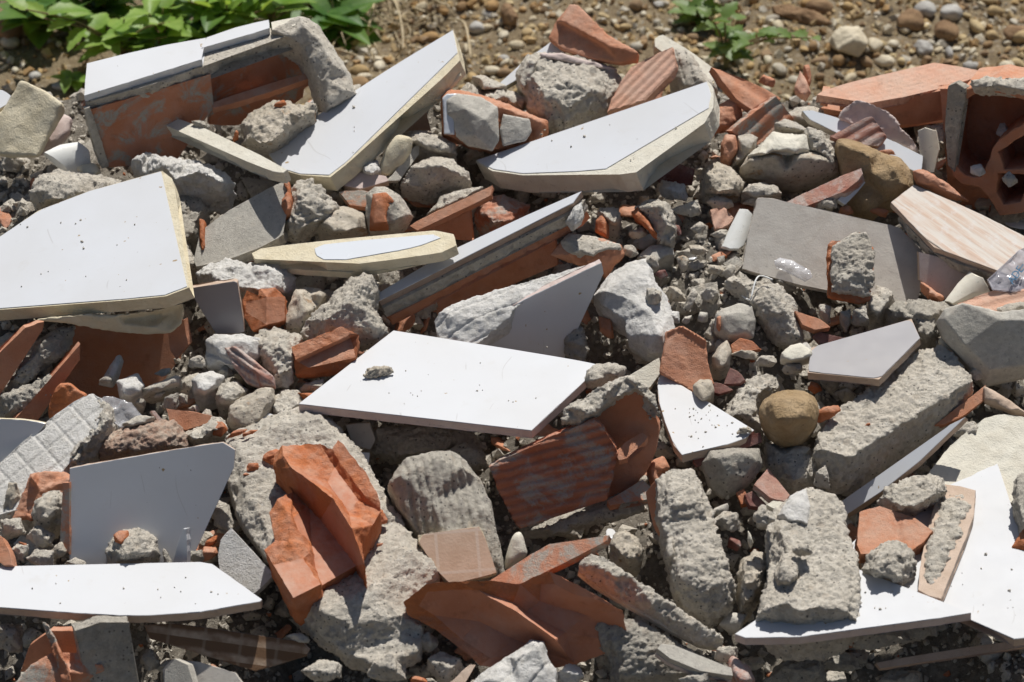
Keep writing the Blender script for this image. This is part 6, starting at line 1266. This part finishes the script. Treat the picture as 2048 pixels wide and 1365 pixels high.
for i in range(15000):
    x = r.uniform(-.95, .95); y = r.uniform(.46, 1.05)
    if x < -.12 and r.uniform() < .55: continue
    s = .0014 * math.exp(abs(r.normal(0, .6))); P.append((x, y, gz(x, y) + s * .2)); Sz.append(min(s, .0062))
for i in range(3000):
    x = r.uniform(-.7, .75); y = r.uniform(.47, .9)
    if x < -.12 and r.uniform() < .6: continue
    s = r.uniform(.0032, .0068); P.append((x, y, gz(x, y) + s * .25)); Sz.append(s)
o = scatter_mesh('fine_gravel', 'pebble', P, Sz, 21); o['label'] = 'fine gravel and grit covering the soil behind the heap'; o['category'] = 'gravel'
# mortar crumbs on the mound
zs = []
xy = np.c_[r.uniform(-.5, .5, 30000), r.uniform(-.5, .36, 30000)]
zz = mound_z(xy); s = np.minimum(.0011 * np.exp(np.abs(r.normal(0, .85, len(xy)))), .0085)
o = scatter_mesh('mortar_crumbs', 'mortar', np.c_[xy, zz + s * .3].tolist(), s.tolist(), 33); o['label'] = 'loose grey mortar crumbs and grit filling the gaps of the heap'; o['category'] = 'crumbs'
xy = np.c_[r.uniform(-.52, .52, 700), r.uniform(-.52, .42, 700)]; zz = mound_z(xy); s = np.minimum(.0013 * np.exp(np.abs(r.normal(0, .6, len(xy)))), .005)
o = scatter_mesh('brick_crumbs', 'brick_raw', np.c_[xy, zz + s * .5].tolist(), s.tolist(), 35); o['label'] = 'tiny orange brick crumbs scattered among the mortar crumbs'; o['category'] = 'crumbs'
# grit on the round white tile and specks on other tiles
q = []
for i in range(34):
    px_, py_ = 1405 + r.normal(0, 30), 836 + r.normal(0, 22)
    q.append(tuple(RT.hit(px_, py_, .3)))
for pl_g, x0, x1, y0, y1, k in ((CT, 740, 1100, 690, 810, 16), (A, 1890, 2030, 1060, 1220, 12), (B, 1730, 1860, 1170, 1225, 7), (BIG, 40, 310, 440, 580, 16), (LONG, 640, 860, 140, 310, 8), (SLAB, 1050, 1360, 240, 325, 10), (STRIP, 60, 440, 1155, 1210, 12)):
    for i in range(k): q.append(tuple(pl_g.hit(r.uniform(x0, x1), r.uniform(y0, y1), .3)))
o = scatter_mesh('tile_grit', 'mortar', q, np.minimum(.00045 * np.exp(np.abs(r.normal(0, .6, len(q)))), .0017).tolist(), 41); o['label'] = 'loose grains of grit and mortar lying on the white tile faces'; o['category'] = 'grit'
# ------------------------------------------------------------------ filler rubble: lumps, brick bits; unseen ones are dropped
def lib(kind, mat, n, seed, style, ax):
    out = []
    for i in range(n):
        rr = random.Random(seed + i)
        m = hull_mesh(kind, (Vector((ax[0] * rr.uniform(.8, 1.2), 0, 0)), Vector((0, ax[1] * rr.uniform(.7, 1.1), 0)), Vector((0, 0, ax[2] * rr.uniform(.7, 1.1)))), seed + i, 10, .3)
        o = place(kind, m, mat, (0, 0, .3 * i + 3)); queue(o, style, .0014, None, .55); out.append(o)
    return out
FL = {'mortar_lump': lib('mortar_lump', 'mortar', 8, 500, 'lumpy', (.016, .014, .011)), 'mortar_chunk': lib('mortar_chunk', 'mortar_dark', 5, 520, 'rough', (.028, .022, .014)),
      'brick_shard': lib('brick_shard', 'brick', 5, 540, 'break', (.024, .014, .0045)), 'tile_shard': lib('tile_shard', 'white', 4, 580, 'flat', (.017, .012, .003)), 'plaster_chunk': lib('plaster_chunk', 'plaster', 3, 560, 'plaster', (.018, .014, .009))}
bake()
FLAB = {'mortar_lump': 'loose grey mortar lump filling a gap between the bigger pieces', 'mortar_chunk': 'dark grey mortar chunk wedged deep in a gap of the heap',
        'brick_shard': 'small orange brick bit wedged deep in a gap of the heap', 'plaster_chunk': 'small white plaster bit wedged deep in a gap of the heap', 'tile_shard': 'small white tile sliver wedged deep in a gap of the heap'}
FG = {'mortar_lump': 'loose mortar lumps filling the gaps', 'mortar_chunk': 'dark mortar chunks deep in the gaps', 'brick_shard': 'small brick bits deep in the gaps', 'plaster_chunk': 'small plaster bits deep in the gaps', 'tile_shard': 'small white tile slivers deep in the gaps'}
fill = []
rs = random.Random(77)
sp = []
while len(sp) < 760:
    x, y = rs.uniform(-.47, .47), rs.uniform(-.47, .36)
    sp.append((x, y))
zz = mound_z(np.array(sp))
for (x, y), z in zip(sp, zz):
    k = rs.choices(['mortar_lump', 'mortar_chunk', 'brick_shard', 'plaster_chunk', 'tile_shard'], [50, 12, 27, 4, 7])[0]
    sc = rs.uniform(.45, 1.05)
    src = rs.choice(FL[k]); o = src.copy(); COL.objects.link(o)
    o.location = (x, y, z + .004 * sc); o.scale = (sc, sc, sc); o.rotation_euler = (rs.uniform(-.5, .9), rs.uniform(-.6, .6), rs.uniform(0, 6.28))
    tag(o, k, FLAB[k]); o['group'] = FG[k]; fill.append((o, None))
for k in FL:
    for o in FL[k]: bpy.data.objects.remove(o)
# ------------------------------------------------------------------ weeds and dry grass
def leaf_geo(V, F, base, d, up, ln, wd, bend, nseg=6, fold=.25, serr=0.0):
    d = d.normalized(); side = d.cross(up).normalized(); nrm = side.cross(d).normalized(); s0 = len(V)
    for i in range(nseg + 1):
        t = i / nseg
        wv = wd * (math.sin(math.pi * min(1, t * .92 + .08)) ** .75) * (1 - .25 * t) * (1 + (serr if i % 2 else -serr))
        if i == nseg: wv = wd * .02
        c = base + d * (ln * t) + nrm * (-bend * ln * t * t)
        V += [c - side * wv + nrm * (fold * wv), c - side * wv * .5 + nrm * (fold * wv * .35), c, c + side * wv * .5 + nrm * (fold * wv * .35), c + side * wv + nrm * (fold * wv)]
    for i in range(nseg):
        for k in range(4):
            a = s0 + i * 5 + k; F.append((a, a + 1, a + 6, a + 5))
def weed(label, x, y, ht, nst, ll, lw, mat, spread, seed, per=6, serr=0.0, tilt=.5):
    rr = random.Random(seed); p = gat(x, y); e = empty('weed', label, p)
    V, F, SV, SF = [], [], [], []
    for s in range(nst):
        a = rr.uniform(0, 6.28); lean = Vector((math.cos(a), math.sin(a) * .6 - .15, 0)) * rr.uniform(.1, spread)
        h = ht * rr.uniform(.6, 1.1); P = [p + lean * t * t * h + Vector((0, 0, h * t * (1 - .25 * t))) for t in (0, .35, .7, 1)]
        path = smooth_path(P, 4)
        st = tube('stem', path, [.0016 * (1 - .6 * i / len(path)) for i in range(len(path))], 'stem', e)
        n = per
        for i in range(n):
            t = .18 + .82 * (i + .5) / n; q = path[min(len(path) - 1, int(t * len(path)))]
            b = i * 2.4 + rr.uniform(-.5, .5) + a
            d = Vector((math.cos(b), math.sin(b), rr.uniform(.05, tilt + .5 * t)))
            leaf_geo(V, F, q - p, d, Vector((0, 0, 1)), ll * rr.uniform(.65, 1.15) * (1.1 - .3 * t), lw * rr.uniform(.75, 1.15) * (1.1 - .3 * t), rr.uniform(.1, .5), 8 if serr else 6, rr.uniform(.1, .45), serr)
    place('leaves', mesh('leaves', V, F, True), mat, p, e)
    return e
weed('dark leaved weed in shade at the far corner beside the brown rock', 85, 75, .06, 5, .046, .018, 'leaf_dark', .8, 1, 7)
weed('bright green weed with pointed toothed leaves behind the tiled block', 245, 135, .09, 5, .042, .012, 'leaf', .9, 2, 6, .12)
weed('tallest bright green weed in the middle of the row behind the tiled block', 325, 140, .10, 5, .046, .013, 'leaf', .8, 3, 6, .10)
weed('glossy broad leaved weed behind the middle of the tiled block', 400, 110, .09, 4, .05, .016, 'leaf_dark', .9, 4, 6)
weed('bright weed with narrow upright leaves behind the grout joint of the tiled block', 455, 105, .095, 6, .052, .012, 'leaf', .6, 5, 6, 0, 1.2)
weed('glossy green weed behind the broken end of the tiled block', 545, 75, .09, 4, .052, .015, 'leaf', .9, 6, 5)
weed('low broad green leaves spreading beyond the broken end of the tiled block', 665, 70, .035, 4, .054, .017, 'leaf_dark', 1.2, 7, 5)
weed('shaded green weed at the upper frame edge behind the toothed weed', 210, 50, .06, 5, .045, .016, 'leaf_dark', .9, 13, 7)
weed('upright green shoots at the upper frame edge beside the dry grass', 620, 20, .06, 4, .05, .012, 'leaf', .8, 14, 6, 0, 1.0)
weed('small light green weed with tooth edged leaves on the gravel', 1450, 140, .075, 6, .025, .0095, 'leaf_soft', 1.5, 8, 6, .18)
weed('tiny green seedling at the upper frame edge beside the small light green weed', 1400, 50, .04, 4, .024, .009, 'leaf_soft', 1.0, 9, 7, .15)
weed('low green leaves in the soil beside the tiled block', 150, 170, .015, 2, .022, .007, 'leaf', 1.2, 10, 4)
e = empty('dry_grass', 'dry straw coloured grass stalks between the weeds and the gravel', gat(780, 70)); rr = random.Random(5)
for i in range(90):
    b = gat(rr.gauss(780, 60) if i % 3 else rr.uniform(150, 700), rr.uniform(-20, 120)) ; a = rr.uniform(0, 6.28); l = rr.uniform(.02, .075)
    q = b + Vector((math.cos(a), math.sin(a), rr.uniform(.05, .9))) * l * .5 + Vector((0, 0, .006))
    t = q + Vector((math.cos(a + .6), math.sin(a + .6), rr.uniform(-.7, .3))) * l * .5
    tube('stalk', smooth_path([b, q, t], 4), rr.uniform(.0004, .0009), 'drystalk', e, seg=5)
for pts_ in ([(735, 88), (752, 40), (762, 8)], [(762, 14), (790, 45), (805, 90), (806, 112)], [(760, 10), (775, 20), (800, 50)], [(900, 60), (930, 90), (942, 150)], [(870, 22), (900, 55)]):
    tube('stalk', smooth_path([gat(x, y) + Vector((0, 0, .012 + .012 * math.sin(i * 1.3))) for i, (x, y) in enumerate(pts_)], 5), .0012, 'drystalk', e, seg=6)
# drop filler and pebbles that nothing in the picture shows
bpy.context.view_layer.update(); dg = bpy.context.evaluated_depsgraph_get()
def seen(o):
    me = o.data; n = len(me.vertices); hit = 0
    for i in range(0, n, max(1, n // 90)):
        w_ = o.matrix_world @ me.vertices[i].co; d = (w_ - EYE); L_ = d.length; d = d / L_
        u, v = d.dot(RGT) / d.dot(FWD) / HALF, d.dot(UPV) / d.dot(FWD) / HALF
        if abs(u) > 1.02 or abs(v) > .69: continue
        r_ = SC.ray_cast(dg, EYE, d, distance=L_ + .05)
        if r_[0] and r_[4].name == o.name: hit += 1
        if hit >= 3: return True
    return False
drop = [o for o, _ in fill if not seen(o)] + [o for o in pebs if not seen(o)]
for o in drop: bpy.data.objects.remove(o)
print('dropped', len(drop), 'kept fill', len(fill) + len(pebs) - len(drop))
